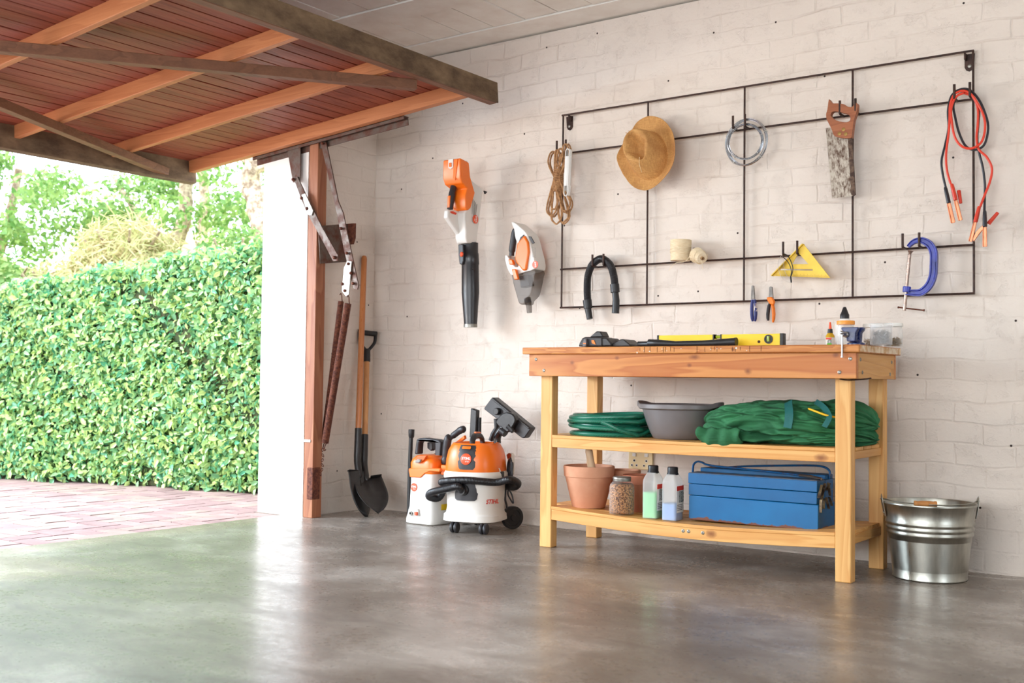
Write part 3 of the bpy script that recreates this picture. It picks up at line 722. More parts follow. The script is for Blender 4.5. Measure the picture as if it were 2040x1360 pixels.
for i in range(NR+1):
    s = i/NR
    for j in range(NA):
        a = 2*PI*j/NA; deg = math.degrees(a)
        Rb = np.interp(deg, [q[0] for q in outline], [q[1] for q in outline])
        ra = 1/math.sqrt((math.cos(a-.25)/.094)**2+(math.sin(a-.25)/.122)**2)          # crown radius at its base
        if s > .42:                                   # brim
            t = (s-.42)/.58; r = ra+(Rb-ra)*t
            h = .006+.0*t+.045*t**1.8*(.5+.5*math.cos(a-0.15))+.022*t**2*(.5+.5*math.cos(2*a+.4))+.006*math.sin(5*a)*t
        else:
            t = s/.42; r = ra*(.70+.30*t**3)*min(1, t*1.9)**.9 if t < .53 else ra*(.66+.34*((t-.53)/.47)**1.5)
            if t < .53: r = ra*.66*(t/.53)
            h = .012+.098*(1-((max(t, .53)-.53)/.47)**1.7)
            # diamond crease pressed into the top
            u = r*math.cos(a-2.1)/(ra*.66); v_ = r*math.sin(a-2.1)/(ra*.66)
            dd = max(0, 1-(abs(u)*.8+abs(v_)*1.15)); 
            if t < .53: h -= .055*min(1, dd*2.2)
        cr = max(0, h-.012) if s < .42 else 0
        vs.append(hc+tilt @ Vector((r*math.cos(a)-.30*cr, -h, r*math.sin(a)+.25*cr)))
hb = MB(); hb.add(vs, [(i*NA+j, i*NA+(j+1) % NA, (i+1)*NA+(j+1) % NA, (i+1)*NA+j) for i in range(NR) for j in range(NA)])
part('crown_and_brim', hb, straw, hat, solid=.003, sub=1, angle=3)
fr_ = MB(); r2 = random.Random(8)
k0 = hc+tilt @ Vector((-.055, -.11, .075))
for k in range(14):
    d = Vector((r2.uniform(-1, .3), r2.uniform(-.6, .2), r2.uniform(-.2, 1))).normalized()
    fr_.tube(catmull([k0, k0+d*.012, k0+d*.022+Vector((r2.uniform(-.008, .008), 0, r2.uniform(-.008, .008)))], 3), .0006, 4)
part('frayed_straw', fr_, straw, hat)
part('loose_thread', MB().tube(catmull([hc+tilt @ Vector((.0, -.118, -.04)), hc+tilt @ Vector((-.004, -.105, -.07)), hc+tilt @ Vector((-.004, -.07, -.1))], 4), .0011, 5), plain('pale_thread', rgb(236, 214, 170), .8), hat)
# wire coils
zw = plain('galvanised_wire', rgb(196, 200, 206), .25, metal=.95, var=.12)
def wire_coil(label, c, R, ry, k, tiltz, wid):
    c = Vector(c); t_ = thing('wire_coil', label, 'wire', tuple(c), 'coils of galvanised wire')
    M = Matrix.Rotation(tiltz, 3, 'Z'); mb = MB(); r_ = random.Random(k)
    for q in range(k):
        R_ = R+r_.uniform(-.004, .004); y0 = r_.uniform(-wid, wid); e = r_.uniform(-.004, .004)
        mb.tube([c+M @ Vector((math.cos(a)*R_+e, y0+.002*math.sin(a*3+q), math.sin(a)*R_*1.02)) for a in [i*2*PI/48 for i in range(48)]], .0017, 5, closed=True)
    part('wire_turns', mb, zw, t_)
    for a in (.35, 2.3, 4.1, 5.5):
        p = c+M @ Vector((math.cos(a)*R, 0, math.sin(a)*R)); rad = M @ Vector((math.cos(a), 0, math.sin(a)))
        yv = M @ Vector((0, 1, 0)); part('twist_tie', MB().tube([p+rad*(math.cos(b)*.0085)+yv*(math.sin(b)*(wid+.005)) for b in [i*2*PI/10 for i in range(10)]], .0013, 5, closed=True), plain('tie_wire', rgb(225, 222, 215), .4, metal=.6), t_)
wire_coil('larger coil of shiny galvanised wire, the outer ring on the upper hooks', (2.3641,-0.078,1.8457), .103, 0, 11, -.1, .007)
wire_coil('smaller coil of shiny galvanised wire inside the larger ring', (2.3531,-0.066,1.8513), .078, 0, 9, .25, .006)
# tenon saw
sawt = thing('tenon_saw', 'old tenon saw with brown wooden handle and rust-spotted blade', 'saw', (2.8078,-0.09,1.8006))
sy = -.078
sm = two_tone('spotted_saw_steel', rgb(176, 166, 152), rgb(92, 66, 50), 55, .44, .62, .4, metal=.55, metal_b=.2, rough_b=.75, bump=.2, stretch=(1.4, 1, .6), nr=.75)
bp = [(2.7331,1.8641),(2.7528,1.8636),(2.8498,1.8284),(2.8538,1.5568),(2.7618,1.5542)]
edge = []; (x0, z0), (x1, z1) = bp[4], bp[0]
for k in range(60): t = k/60; edge += [(x0+(x1-x0)*t, z0+(z1-z0)*t), (x0+(x1-x0)*(t+.5/60)-.0022, z0+(z1-z0)*(t+.5/60))]
part('blade', MB().prism(edge+bp[:4], sy-.0006, sy+.0006), sm, sawt, smooth=False)
part('back_rib', MB().prism([(2.8306,1.8058),(2.8491,1.8055),(2.8641,1.5604),(2.8538,1.5549),(2.8454,1.5633)], sy-.004, sy+.004), two_tone('dark_brass_back', rgb(104, 84, 70), rgb(60, 44, 38), 40, .4, .6, .5, metal=.7), sawt, bevel=.001)
hp = [(2.7505,1.9834),(2.7583,1.9757),(2.767,1.9656),(2.7904,1.9616),(2.8175,1.954),(2.8329,1.9422),(2.8521,1.9377),(2.8636,1.9514),(2.875,1.9498),(2.8758,1.9306),(2.8693,1.9047),(2.8606,1.8792),(2.856,1.8492),(2.8522,1.8191),(2.8465,1.8045),(2.8138,1.8084),(2.7827,1.818),(2.771,1.829),(2.7651,1.8472),(2.7553,1.8697),(2.7415,1.8986),(2.7388,1.9222),(2.7442,1.9409)]
hole = [(2.7592,1.9137),(2.767,1.9281),(2.7865,1.9274),(2.8098,1.9185),(2.833,1.9096),(2.8445,1.8966),(2.8437,1.8814),(2.8291,1.8748),(2.8021,1.881),(2.7749,1.8942)]
sw = wood('saw_handle_wood', rgb(196, 122, 78), rgb(132, 70, 42), 'x', 1.6, rough=.4, seed=21, fine=.5)
hp = smooth2(hp, 3); hole = smooth2(hole, 3)
def ring_prism(outer, inner, y0, y1):
    # plate with a hole: bridge the two outlines
    i0 = min(range(len(outer)), key=lambda i: (outer[i][0]-inner[0][0])**2+(outer[i][1]-inner[0][1])**2)
    oo = outer[i0:]+outer[:i0+1]
    def area(q): return sum(q[i][0]*q[(i+1) % len(q)][1]-q[(i+1) % len(q)][0]*q[i][1] for i in range(len(q)))
    ii = inner if area(inner)*area(outer) < 0 else [inner[0]]+inner[:0:-1]
    b = bmesh.new()
    def lp(pts, y): return [b.verts.new((x, y, z)) for x, z in pts]
    faces = []
    for y in (y0, y1):
        A = lp(outer, y); B = lp(inner, y); es = []
        for q in (A, B): es += [b.edges.new((q[i], q[(i+1) % len(q)])) for i in range(len(q))]
        bmesh.ops.triangle_fill(b, use_beauty=True, edges=es)
        faces.append((A, B))
    for k in (0, 1):
        q0, q1 = faces[0][k], faces[1][k]
        for i in range(len(q0)): b.faces.new((q0[i], q0[(i+1) % len(q0)], q1[(i+1) % len(q0)], q1[i]))
    bmesh.ops.recalc_face_normals(b, faces=b.faces)
    b.verts.index_update(); mb = MB(); mb.add([tuple(v.co) for v in b.verts], [tuple(v.index for v in f.verts) for f in b.faces]); b.free(); return mb
part('handle', ring_prism(hp, hole, sy-.014, sy+.012), sw, sawt, bevel=.004)
for (x, z) in [(2.8154,1.8453),(2.798,1.8294),(2.825,1.8242)]:
    part('brass_screw', MB().lathe([(.0085, 0), (.008, .0015), (.004, .002)], (x, sy-.0135, z), 14, (0, -1, 0)), plain('aged_brass', rgb(150, 120, 70), .4, metal=.9), sawt)
# black vacuum hose over the hooks
bh = plain('black_hose', rgb(26, 25, 28), .38, var=.1)
def corrugated(path, r, pitch, depth, n=16):
    P = resample(path, pitch/3); rs = [r-depth*(0, .1, 1)[k % 3] for k in range(len(P))]
    return MB().tube(P, rs, n)
hz = thing('vacuum_hose', 'short black ribbed vacuum hose draped over the two lower left hooks', 'hose', (1.593,-0.07,1.3532))
hp1 = [(1.5138,-0.068,1.1538),(1.5106,-0.068,1.2159),(1.5152,-0.068,1.2778),(1.538,-0.068,1.3299),(1.579,-0.068,1.3564),(1.6097,-0.068,1.3525),(1.6456,-0.068,1.3199),(1.6637,-0.068,1.2709),(1.6706,-0.068,1.227)]
part('ribbed_tube', corrugated(catmull(hp1, 10), .019, .006, .0018), bh, hz, angle=1.3)
part('cuff', MB().tube([(1.5112,-0.068,1.1561),(1.5169,-0.068,1.1138)], [.0225, .0215], 20), blkp, hz, bevel=.001)
part('nozzle_end', MB().tube([(1.5153,-0.068,1.1161),(1.5278,-0.068,1.0605)], [.017, .0155], 20), blkp, hz, bevel=.001)
part('cuff', MB().tube([(1.6686,-0.068,1.2292),(1.673,-0.068,1.1877)], [.0225, .0225], 20), blkp, hz, bevel=.001)
ne = [(1.673,-0.068,1.1885),(1.6784,-0.068,1.1505),(1.675,-0.068,1.0853)]
part('nozzle_end', MB().tube([Vector(ne[0]), Vector(ne[1])*.97+Vector(ne[0])*.03, Vector(ne[1])*.95+Vector(ne[2])*.05, Vector(ne[2]), Vector(ne[2])+Vector((0, 0, .0005)), Vector(ne[1])*.5+Vector(ne[2])*.5], [.016, .017, .0175, .0185, .015, .012], 20), blkp, hz)
# twine
sis = two_tone('sisal_twine', rgb(250, 238, 212), rgb(230, 208, 170), 70, .35, .65, .85, bump=.5, stretch=(.6, .6, 6))
c0 = Vector((2.0396,-0.09,1.3705))
sp = thing('twine_spool', 'large cream spool of sisal twine resting on the rack, left of the small roll', 'twine', tuple(c0))
def wound(c, r0, r1, h, pitch, wr, axis, lean=0, seed=0):
    x_, y_, z_ = frame_axes(axis); c = Vector(c); P = []; r_ = random.Random(seed); N = int(h/pitch); ph = 0
    mb = MB(); prof = []
    for k in range(N): 
        rr_ = r0+(r1-r0)*k/N+r_.uniform(-.0008, .0008); prof += [(rr_-wr*.5, -h/2+k*pitch), (rr_+wr*.2, -h/2+(k+.5)*pitch)]
    mb.lathe([(.006, -h/2+.002)]+prof+[(r1-.002, h/2), (.008, h/2-.001), (.007, h/2-.02)], c, 30, axis)
    for q in range(10):
        a0 = r_.uniform(0, 6.28); z0 = r_.uniform(-h*.4, h*.2); dzq = r_.uniform(.15, .4)*h
        mb.tube([c+x_*(math.cos(a0+t*.25)*(r0+(r1-r0)*.5+.0012))+y_*(math.sin(a0+t*.25)*(r0+(r1-r0)*.5+.0012))+z_*(z0+dzq*t/12) for t in range(13)], .0012, 4)
    return mb
part('twine_winding', wound(c0, .046, .050, .098, .0028, .0022, (.03, 0, 1)), sis, sp)
part('loose_end', MB().tube(catmull([(2.113,-0.135,1.3389),(2.086,-0.135,1.3116),(2.0402,-0.135,1.3079),(2.0126,-0.135,1.2865),(2.0011,-0.135,1.2725)], 5), .0011, 5), sis, sp)
c1 = Vector((2.1408,-0.1,1.3346))
sr = thing('twine_roll', 'small cream roll of twine lying sideways with its cardboard core showing', 'twine', tuple(c1))
axr = (.75, -.55, -.34)
part('twine_winding', wound(c1, .037, .026, .06, .0028, .0022, axr, seed=4), sis, sr)
e = c1+Vector(axr).normalized()*.031
part('cardboard_core', MB().lathe([(.0085, 0), (.0085, .012), (.006, .012), (.006, .001)], e-Vector(axr).normalized()*.004, 16, axr), plain('cardboard', rgb(178, 140, 100), .8), sr)
part('loose_end', MB().tube(catmull([e+Vector((0, -.006, -.012)), e+Vector((.004, -.008, -.03)), e+Vector((.006, -.008, -.05))], 5), .0011, 5), sis, sr)
# yellow rafter square
yel = plain('yellow_plastic', rgb(244, 206, 70), .45, var=.06, vscale=20)
sqt = thing('rafter_square', 'yellow triangular plastic rafter square hanging on the lower rack hooks', 'square', (2.6264,-0.09,1.2781))
o_ = [(2.4843,1.2312),(2.6318,1.3665),(2.6369,1.3587),(2.7518,1.21)]; hl_ = [(2.6153,1.3201),(2.655,1.2745),(2.5801,1.2784),(2.6024,1.3148)]
h2 = [(2.524,1.2612),(2.6745,1.2512),(2.6745,1.2452),(2.524,1.2546)]
def plate(outer, holes, y0, y1):
    b = bmesh.new(); rings_ = []
    for y in (y0, y1):
        es = []; L_ = []
        for q in [outer]+holes:
            A = [b.verts.new((x, y, z)) for x, z in q]; L_.append(A)
            es += [b.edges.new((A[i], A[(i+1) % len(A)])) for i in range(len(A))]
        bmesh.ops.triangle_fill(b, use_beauty=True, edges=es); rings_.append(L_)
    for q0, q1 in zip(*rings_):
        for i in range(len(q0)): b.faces.new((q0[i], q0[(i+1) % len(q0)], q1[(i+1) % len(q0)], q1[i]))
    bmesh.ops.recalc_face_normals(b, faces=b.faces); b.verts.index_update()
    mb = MB(); mb.add([tuple(v.co) for v in b.verts], [tuple(v.index for v in f.verts) for f in b.faces]); b.free(); return mb
part('plate', plate(o_, [hl_, h2], -.077, -.073), yel, sqt, smooth=False)
fe = [(2.4875,-0.075,1.2311),(2.6318,-0.075,1.364)]
part('fence', MB().bar(fe[0], fe[1], .028, .005, up_=(1, 0, .9)), yel, sqt, bevel=.001)
mk = MB()
a, b = Vector((2.5066,-0.0775,1.2285)), Vector((2.7437,-0.0775,1.2116))
for k in range(60):
    p = a+(b-a)*k/59; h = .012 if k % 4 == 0 else .007
    mk.box(p.x-.0004, p.x+.0004, -.0776, -.0772, p.z+.001, p.z+.001+h)
part('scale_marks', mk, plain('scale_ink', rgb(190, 150, 50), .6), sqt, smooth=False)
# safety glasses hanging in front of it
gl = thing('safety_glasses', 'clear safety glasses with thin black temple arms hanging over the yellow square', 'glasses', (2.5671,-0.11,1.2594))
gm_ = NT('clear_lens'); gm_.col((.95, .97, 1, 1)); gm_.rough(.03); gm_.b.inputs['Transmission Weight'].default_value = 1; gm_.b.inputs['IOR'].default_value = 1.1; gm_ = gm_.m
lens_o = [(2.546,1.3146),(2.533,1.2963),(2.5294,1.2714),(2.5358,1.241),(2.5489,1.2153),(2.5672,1.1995),(2.588,1.1936),(2.588,1.2086),(2.5671,1.2295),(2.5566,1.265),(2.5539,1.2951)]
part('lens', MB().prism(smooth2(lens_o, 3), -.1115, -.11), gm_, gl)
part('lens_rim', MB().tube([(x, -.111, z) for x, z in smooth2(lens_o, 3)], .0009, 5, closed=True), plain('pale_rim', rgb(214, 202, 190), .3), gl)
tb_ = catmull([(2.5507,-0.115,1.3088),(2.569,-0.115,1.2938),(2.5846,-0.115,1.2706),(2.5925,-0.115,1.2428),(2.5899,-0.115,1.218),(2.5926,-0.115,1.1931)], 6)
part('temple_arm', MB().tube(tb_, [.0018]*18+[.0022]*6+[.0035]*(len(tb_)-24), 6), blkp, gl)
part('temple_arm', MB().tube(catmull([(2.5571,-0.105,1.323),(2.5727,-0.105,1.3121),(2.5858,-0.105,1.2889),(2.5952,-0.105,1.2585),(2.5921,-0.105,1.2337),(2.586,-0.105,1.219),(2.5901,-0.105,1.2039)], 6), .0019, 6), blkp, gl)
# pliers
chrome = plain('plier_steel', rgb(120, 116, 112), .35, metal=.85, var=.2, vscale=40)
def pliers(label, base, jaw, ha, hb, hc_, mats, grp, yy):
    t_ = thing('pliers', label, 'pliers', base, grp)
    part('jaws', MB().prism(jaw, yy-.007, yy+.002), chrome, t_, bevel=.001)
    part('handle_grip', MB().tube(ha, [.0075, .009, .0095, .0095, .0085, .005], 12, flat=.8), mats[0], t_)
    part('handle_grip', MB().tube(hb, [.0075, .009, .0095, .0095, .0085, .005], 12, flat=.8), mats[1], t_)
    if hc_: part('grip_band', MB().tube(hc_, [.0088, .0094, .0094], 12, flat=.85), plain('grey_grip', rgb(198, 186, 186), .5), t_)
navy = plain('navy_rubber', rgb(52, 60, 122), .45); orr = plain('orange_rubber', rgb(244, 124, 20), .45); blg = plain('black_rubber', rgb(40, 38, 42), .6)
pliers('slim pliers with navy blue handles hanging on the lowest rack bar', (2.3854,-0.045,1.1353), [(2.3808,1.1921),(2.3862,1.194),(2.3912,1.1917),(2.3951,1.1555),(2.3963,1.1323),(2.3777,1.1329),(2.3787,1.1561)],
       [(2.381,-0.045,1.1303),(2.3789,-0.045,1.1097),(2.3773,-0.045,1.0892),(2.378,-0.045,1.0634),(2.3802,-0.045,1.0427),(2.3819,-0.045,1.0314)], [(2.3909,-0.045,1.1299),(2.3942,-0.045,1.1092),(2.3965,-0.045,1.0886),(2.3966,-0.045,1.0629),(2.395,-0.045,1.0424),(2.3934,-0.045,1.0311)], [(2.3937,-0.045,1.1118),(2.3959,-0.045,1.0938),(2.3965,-0.045,1.0758)], (navy, navy), 'pliers on the lowest rack bar', -.05)
pliers('pliers with orange and black handles hanging on the lowest rack bar', (2.4721,-0.045,1.1323), [(2.4655,1.1835),(2.473,1.1858),(2.4794,1.183),(2.4817,1.1574),(2.4839,1.1319),(2.4624,1.1326),(2.4645,1.1581)],
       [(2.4689,-0.05,1.1117),(2.4625,-0.05,1.0992),(2.4593,-0.05,1.0814),(2.4572,-0.05,1.0611),(2.4573,-0.05,1.0432),(2.4595,-0.05,1.033)], [(2.4656,-0.045,1.1325),(2.4754,-0.045,1.1067),(2.4808,-0.045,1.0862),(2.483,-0.045,1.0607),(2.482,-0.045,1.0404),(2.4789,-0.045,1.0242)], None, (blg, orr), 'pliers on the lowest rack bar', -.05)
part('shoulder', MB().prism([(2.4543,1.1367),(2.4795,1.1388),(2.4913,1.1171),(2.4876,1.1009),(2.4689,1.1066),(2.4581,1.1222)], -.062, -.044), orr, bpy.data.objects['pliers.001'], bevel=.004)
# blue screw clamp
blu = two_tone('blue_enamel', rgb(58, 70, 178), rgb(36, 42, 118), 26, .35, .7, .35, bump=.3)
cl = thing('screw_clamp', 'large blue cast iron G-clamp hanging from the right rack hooks', 'clamp', (3.1364,-0.085,1.2421))
cpath = [(3.0835,-0.075,1.3236),(3.1065,-0.075,1.3433),(3.1384,-0.075,1.3469),(3.1699,-0.075,1.3275),(3.1856,-0.075,1.2916),(3.1859,-0.075,1.2405),(3.1814,-0.075,1.1942),(3.1651,-0.075,1.1577),(3.1357,-0.075,1.1332),(3.1062,-0.075,1.132),(3.0741,-0.075,1.1356)]
P = catmull(cpath, 5); n_ = len(P)
fr2 = MB(); wid = [ .010+.014*min(1, k/(n_*.25)) if k < n_*.25 else (.024 if k < n_*.8 else .024-.006*((k-n_*.8)/(n_*.2))) for k in range(n_)]
rings_ = []
for k in range(n_):
    d = (P[min(k+1, n_-1)]-P[max(k-1, 0)]).normalized(); nn_ = d.cross(Vector((0, 1, 0))); w_ = wid[k]*.62; ring_ = []
    for u, v_ in ((-1, .5), (-1, -.9), (-.62, -.9), (-.5, -.45), (.5, -.45), (.62, -.9), (1, -.9), (1, .5), (.62, .5), (.5, .2), (-.5, .2), (-.62, .5)):
        ring_.append(P[k]+nn_*(u*w_)+Vector((0, 1, 0))*(v_*.014))
    rings_.append(ring_)
part('clamp_frame', MB().rings(rings_), blu, cl, bevel=.0008, seg=1)
s0, s1, s2_ = [(3.0895,-0.08,1.2921),(3.0778,-0.08,1.1468),(3.0676,-0.08,1.0587)]
part('screw_boss', MB().tube([Vector(s1)+Vector((.001, 0, .012)), Vector(s1)-Vector((.001, 0, .012))], .0165, 16), blu, cl, bevel=.002)
sc_ = MB(); a = Vector(s0); b = Vector(s2_); Ls = (b-a).length; N_ = int(Ls/.0028)
sc_.tube([a+(b-a)*(k/N_) for k in range(N_+1)], [.0068+.0006*(k % 2) for k in range(N_+1)], 12)
part('screw', sc_, plain('screw_steel', rgb(160, 138, 126), .3, metal=.9, var=.2, vscale=50), cl)
part('pad', MB().lathe([(.003, 0), (.006, .004), (.0065, .010), (.011, .0165), (.012, .019)], a-Vector((0, 0, .004)), 14, (.2, 0, 1)), plain('screw_steel', rgb(160, 138, 126)), cl)
tb = [(3.0408,-0.08,1.0736),(3.1492,-0.08,1.0579)]
part('tommy_bar', MB().tube([Vector(tb[0]), Vector(tb[0])+Vector((.005, 0, -.0005)), Vector(tb[0])+Vector((.0052, 0, -.0005)), Vector(tb[1])-Vector((.0052, 0, -.0005)), Vector(tb[1])-Vector((.005, 0, -.0005)), Vector(tb[1])], [.0045, .0045, .003, .003, .0045, .0045], 8), rust, cl)
part('raised_rib', MB().tube(catmull([(3.1924,-0.089,1.2528),(3.1923,-0.089,1.2157),(3.1878,-0.089,1.1835)], 4), .003, 6), blu, cl)
# jumper cables
red = plain('red_cable', rgb(226, 62, 34), .4, var=.05); bkc = plain('black_cable', rgb(34, 34, 42), .4)
cop = plain('copper', rgb(214, 140, 104), .38, metal=.85, var=.12, vscale=40)
jc = thing('jumper_cables', 'red and black jumper cables looped over the top right hooks', 'cables', (3.3177,-0.08,1.8302))
def cab(name, px_, mat_, r=.0048): part(name, MB().tube(catmull(px_, 7), r, 8), mat_, jc)
cab('red_cable', [(3.2543,-0.085,1.5684),(3.2398,-0.085,1.6263),(3.2368,-0.085,1.6932),(3.2465,-0.085,1.772),(3.2511,-0.085,1.838),(3.2532,-0.085,1.891),(3.2691,-0.085,1.9321),(3.3005,-0.085,1.9428),(3.3316,-0.085,1.9263),(3.3624,-0.085,1.8759),(3.3836,-0.085,1.8205),(3.3853,-0.085,1.768),(3.3711,-0.085,1.7239),(3.3371,-0.085,1.7049),(3.2999,-0.085,1.7158),(3.2718,-0.085,1.7556),(3.2593,-0.085,1.8236),(3.2576,-0.085,1.8771),(3.2753,-0.085,1.9212),(3.3067,-0.085,1.9332)], red)
cab('red_cable', [(3.3043,-0.075,1.9358),(3.3385,-0.075,1.9143),(3.357,-0.075,1.8656),(3.3567,-0.075,1.7998),(3.3522,-0.075,1.7477),(3.3595,-0.075,1.7009),(3.39,-0.075,1.6647),(3.4093,-0.075,1.6169),(3.4019,-0.075,1.5656),(3.3803,-0.075,1.5089),(3.3649,-0.075,1.4678)], red)
cab('black_cable', [(3.2313,-0.072,1.5593),(3.2193,-0.072,1.6172),(3.2156,-0.072,1.6711),(3.2304,-0.072,1.7363),(3.2433,-0.072,1.8015),(3.2416,-0.072,1.8753),(3.2563,-0.072,1.9334),(3.2911,-0.072,1.9537),(3.3286,-0.072,1.9429),(3.3656,-0.072,1.8913),(3.3929,-0.072,1.8088),(3.3927,-0.072,1.7565),(3.3773,-0.072,1.7125),(3.3434,-0.072,1.7),(3.3092,-0.072,1.7204),(3.2843,-0.072,1.7764),(3.2688,-0.072,1.8449),(3.2626,-0.072,1.8924),(3.2785,-0.072,1.9302),(3.3099,-0.072,1.9376)], bkc)
cab('black_cable', [(3.3089,-0.068,1.9387),(3.34,-0.068,1.909),(3.3596,-0.068,1.8601),(3.357,-0.068,1.8011),(3.3531,-0.068,1.7489),(3.3579,-0.068,1.6957),(3.373,-0.068,1.6284),(3.3808,-0.068,1.5622),(3.3806,-0.068,1.5099),(3.3792,-0.068,1.4512)], bkc)
def clip(name, p, q, mg, width=.014, op=.0):
    # clamp jaw: grip sleeve p->mid and copper blade mid->q
    p = Vector(p); q = Vector(q); d = (q-p).normalized(); mid = p+(q-p)*.45
    c_ = part('clip_grip', MB().tube([p, p+d*.006, p+(mid-p)*.5, mid-d*.002, mid], [.008, .010, .0115, .012, .010], 10, flat=.7), mg, jc)
    n_ = Vector((0, 1, 0)).cross(d)
    vs = MB(); 
    vs.rings([[mid+d*(t_*(q-mid).length)+n_*(a_*width*.5*w_)+Vector((0, 1, 0))*(b_*.007) for a_, b_ in ((-1, 0), (-1, -.9), (-.55, -1), (-.5, -.3), (.5, -.3), (.55, -1), (1, -.9), (1, 0))] for t_, w_ in ((0, .8), (.12, 1), (.8, 1.05), (.95, 1.1), (1, .95))])
    part('copper_jaw', vs, cop, c_, bevel=.0006, seg=1)
clip('a', (3.2333,-0.085,1.5572), (3.2646,-0.085,1.4087), bkc, .0165)
clip('b', (3.2612,-0.095,1.5663), (3.2952,-0.095,1.4151), red, .0155)
part('clip_grip', MB().tube([(3.2819,-0.07,1.5416),(3.2893,-0.07,1.488)], [.011, .009], 10, flat=.7), red, jc, bevel=.002)
clip('c', (3.3864,-0.095,1.447), (3.3872,-0.095,1.303), bkc, .016)
clip('d', (3.363,-0.08,1.4692), (3.3286,-0.08,1.3292), red, .014)
g2 = part('clip_grip', MB().tube([(3.4306,-0.07,1.4403),(3.3941,-0.07,1.3976)], [.009, .012], 10, flat=.7), red, jc, bevel=.002)
part('copper_jaw', MB().prism([(3.3966,1.4032),(3.3832,1.3847),(3.3586,1.3538),(3.3413,1.3288),(3.337,1.3389),(3.3494,1.3675),(3.371,1.3888)], -.082, -.072), cop, g2, bevel=.001)
# ---------------------------------------------------------------- workbench
KN = rgb(96, 46, 22)
pine = wood('pine_board', rgb(246, 196, 124), rgb(220, 152, 80), 'x', .9, rough=.48, seed=31, fine=.3, knots=[(.598, .467, .017, 1.7), (.137, .134, .017, 1.5)])
pine_z = wood('pine_leg', rgb(247, 200, 130), rgb(222, 158, 88), 'z', .9, rough=.48, seed=33, fine=.3)
pine_y = wood('pine_cross_board', rgb(236, 184, 114), rgb(204, 142, 78), 'y', .9, knot=KN, rough=.5, seed=35, fine=.3)
apron_w = wood('varnished_pine_apron', rgb(228, 158, 86), rgb(182, 100, 44), 'x', .55, rough=.38, seed=37, fine=.22, knots=[(-.516, .833, .011, 1.2), (-.287, .853, .010, 1.2), (.08, .856, .012, 2.2), (.058, .823, .010, 1.3), (.316, .799, .015, 1.2), (.672, .862, .012, 1.2)])
top_w = wood('worn_bench_top', rgb(228, 160, 88), rgb(176, 98, 44), 'x', 2.2, rough=.5, seed=39, fine=.3, knots=[(.263, .886, .008, 1.3)])
end_w = two_tone('paint_smeared_board_end', rgb(236, 216, 190), rgb(206, 160, 108), 30, .42, .6, .7, bump=.3)
zinc = plain('zinc', rgb(150, 146, 138))
bench = thing('workbench', 'long honey-coloured pine workbench with two slatted shelves against the brick wall', 'workbench', (2.3, -.39, 0))
# top of glued boards
y = -.65
for k, wd in enumerate((.128, .128, .128, .132)):
    part('top_board', MB().box(1.53, 3.07, y+.0005, y+wd-.0005, .871, .901), [top_w], bench, bevel=.004)
    y += wd
part('end_smear', MB().box(3.07, 3.0708, -.64, -.14, .8745, .898), end_w, bench, smooth=False, label='whitish paint-smeared end of the top')
part('front_apron', MB().box(1.551, 3.05, -.624, -.6, .773, .871), apron_w, bench, bevel=.002)
part('back_apron', MB().box(1.551, 3.05, -.16, -.136, .773, .871), apron_w, bench, bevel=.002)
part('side_apron', MB().box(3.026, 3.05, -.6, -.16, .773, .871), pine_y, bench, bevel=.002)
part('side_apron', MB().box(1.551, 1.575, -.6, -.16, .773, .871), pine_y, bench, bevel=.002)
def screw(x, y, z, d, par=bench):
    part('screw', MB().lathe([(.0075, 0), (.007, .0015), (.0045, .0025), (.003, .001)], (x, y, z), 12, d), zinc, par)
for x, z in [(1.5896,0.848),(1.6333,0.798),(3.0274,0.8479),(2.9858,0.7968)]: screw(x, -.624, z, (0, -1, 0))
for y, z in [(-0.5779,0.8459),(-0.5559,0.7973),(-0.1938,0.8428),(-0.215,0.7938)]: screw(3.05, y, z, (1, 0, 0))
for (x, y) in ((1.588, -.58), (2.953, -.58), (1.588, -.186), (2.953, -.186)):
    part('leg', MB().box(x, x+.062, y, y+.05, 0, .872), pine_z, bench, bevel=.004)
def bow(u): return -.026*math.sin(PI*u)
def shelf(z0, z1, rail0, rail1, sag):
    N_ = 24
    def strip(ya, yb, za, zb, nm, mt, xa=1.588, xb=3.015):
        mb = MB(); rings_ = []
        for k in range(N_+1):
            u = k/N_; x = xa+(xb-xa)*u; d_ = bow((x-1.588)/1.427)*sag
            rings_.append([(x, ya, za+d_), (x, ya, zb+d_), (x, yb, zb+d_), (x, yb, za+d_)])
        mb.rings(rings_); part(nm, mb, mt, bench, bevel=.002, angle=.9)
    strip(-.578, -.556, rail0, rail1, 'shelf_rail', pine, 1.65, 2.953)
    strip(-.176, -.154, rail0, rail1, 'shelf_rail', pine, 1.65, 2.953)
    for k in range(4):
        ya = -.580+k*.0985
        strip(ya, ya+.093, z0, z1, 'shelf_slat', pine, 1.65 if k == 0 else 1.60, 2.953 if k == 0 else 3.0)
    strip(-.185, -.14, z0, z1, 'shelf_slat', pine, 1.65, 2.953)
    for x in (1.592, 2.975): part('shelf_bearer', MB().box(x, x+.03, -.53, -.186, rail0+.01, rail1), pine_y, bench, bevel=.002)
shelf(.494, .508, .453, .494, .15)
shelf(.1765, .1905, .1295, .1765, 1.0)
for x in (2.31, 2.335, 2.40): screw(x, -.578, .135, (0, -1, 0))
hk = MB().tube(catmull([(2.985, -.62, .772), (3.01, -.6, .768), (3.055, -.55, .772), (3.075, -.53, .776)], 5), .003, 6); part('bent_nail', hk, iron, bench)
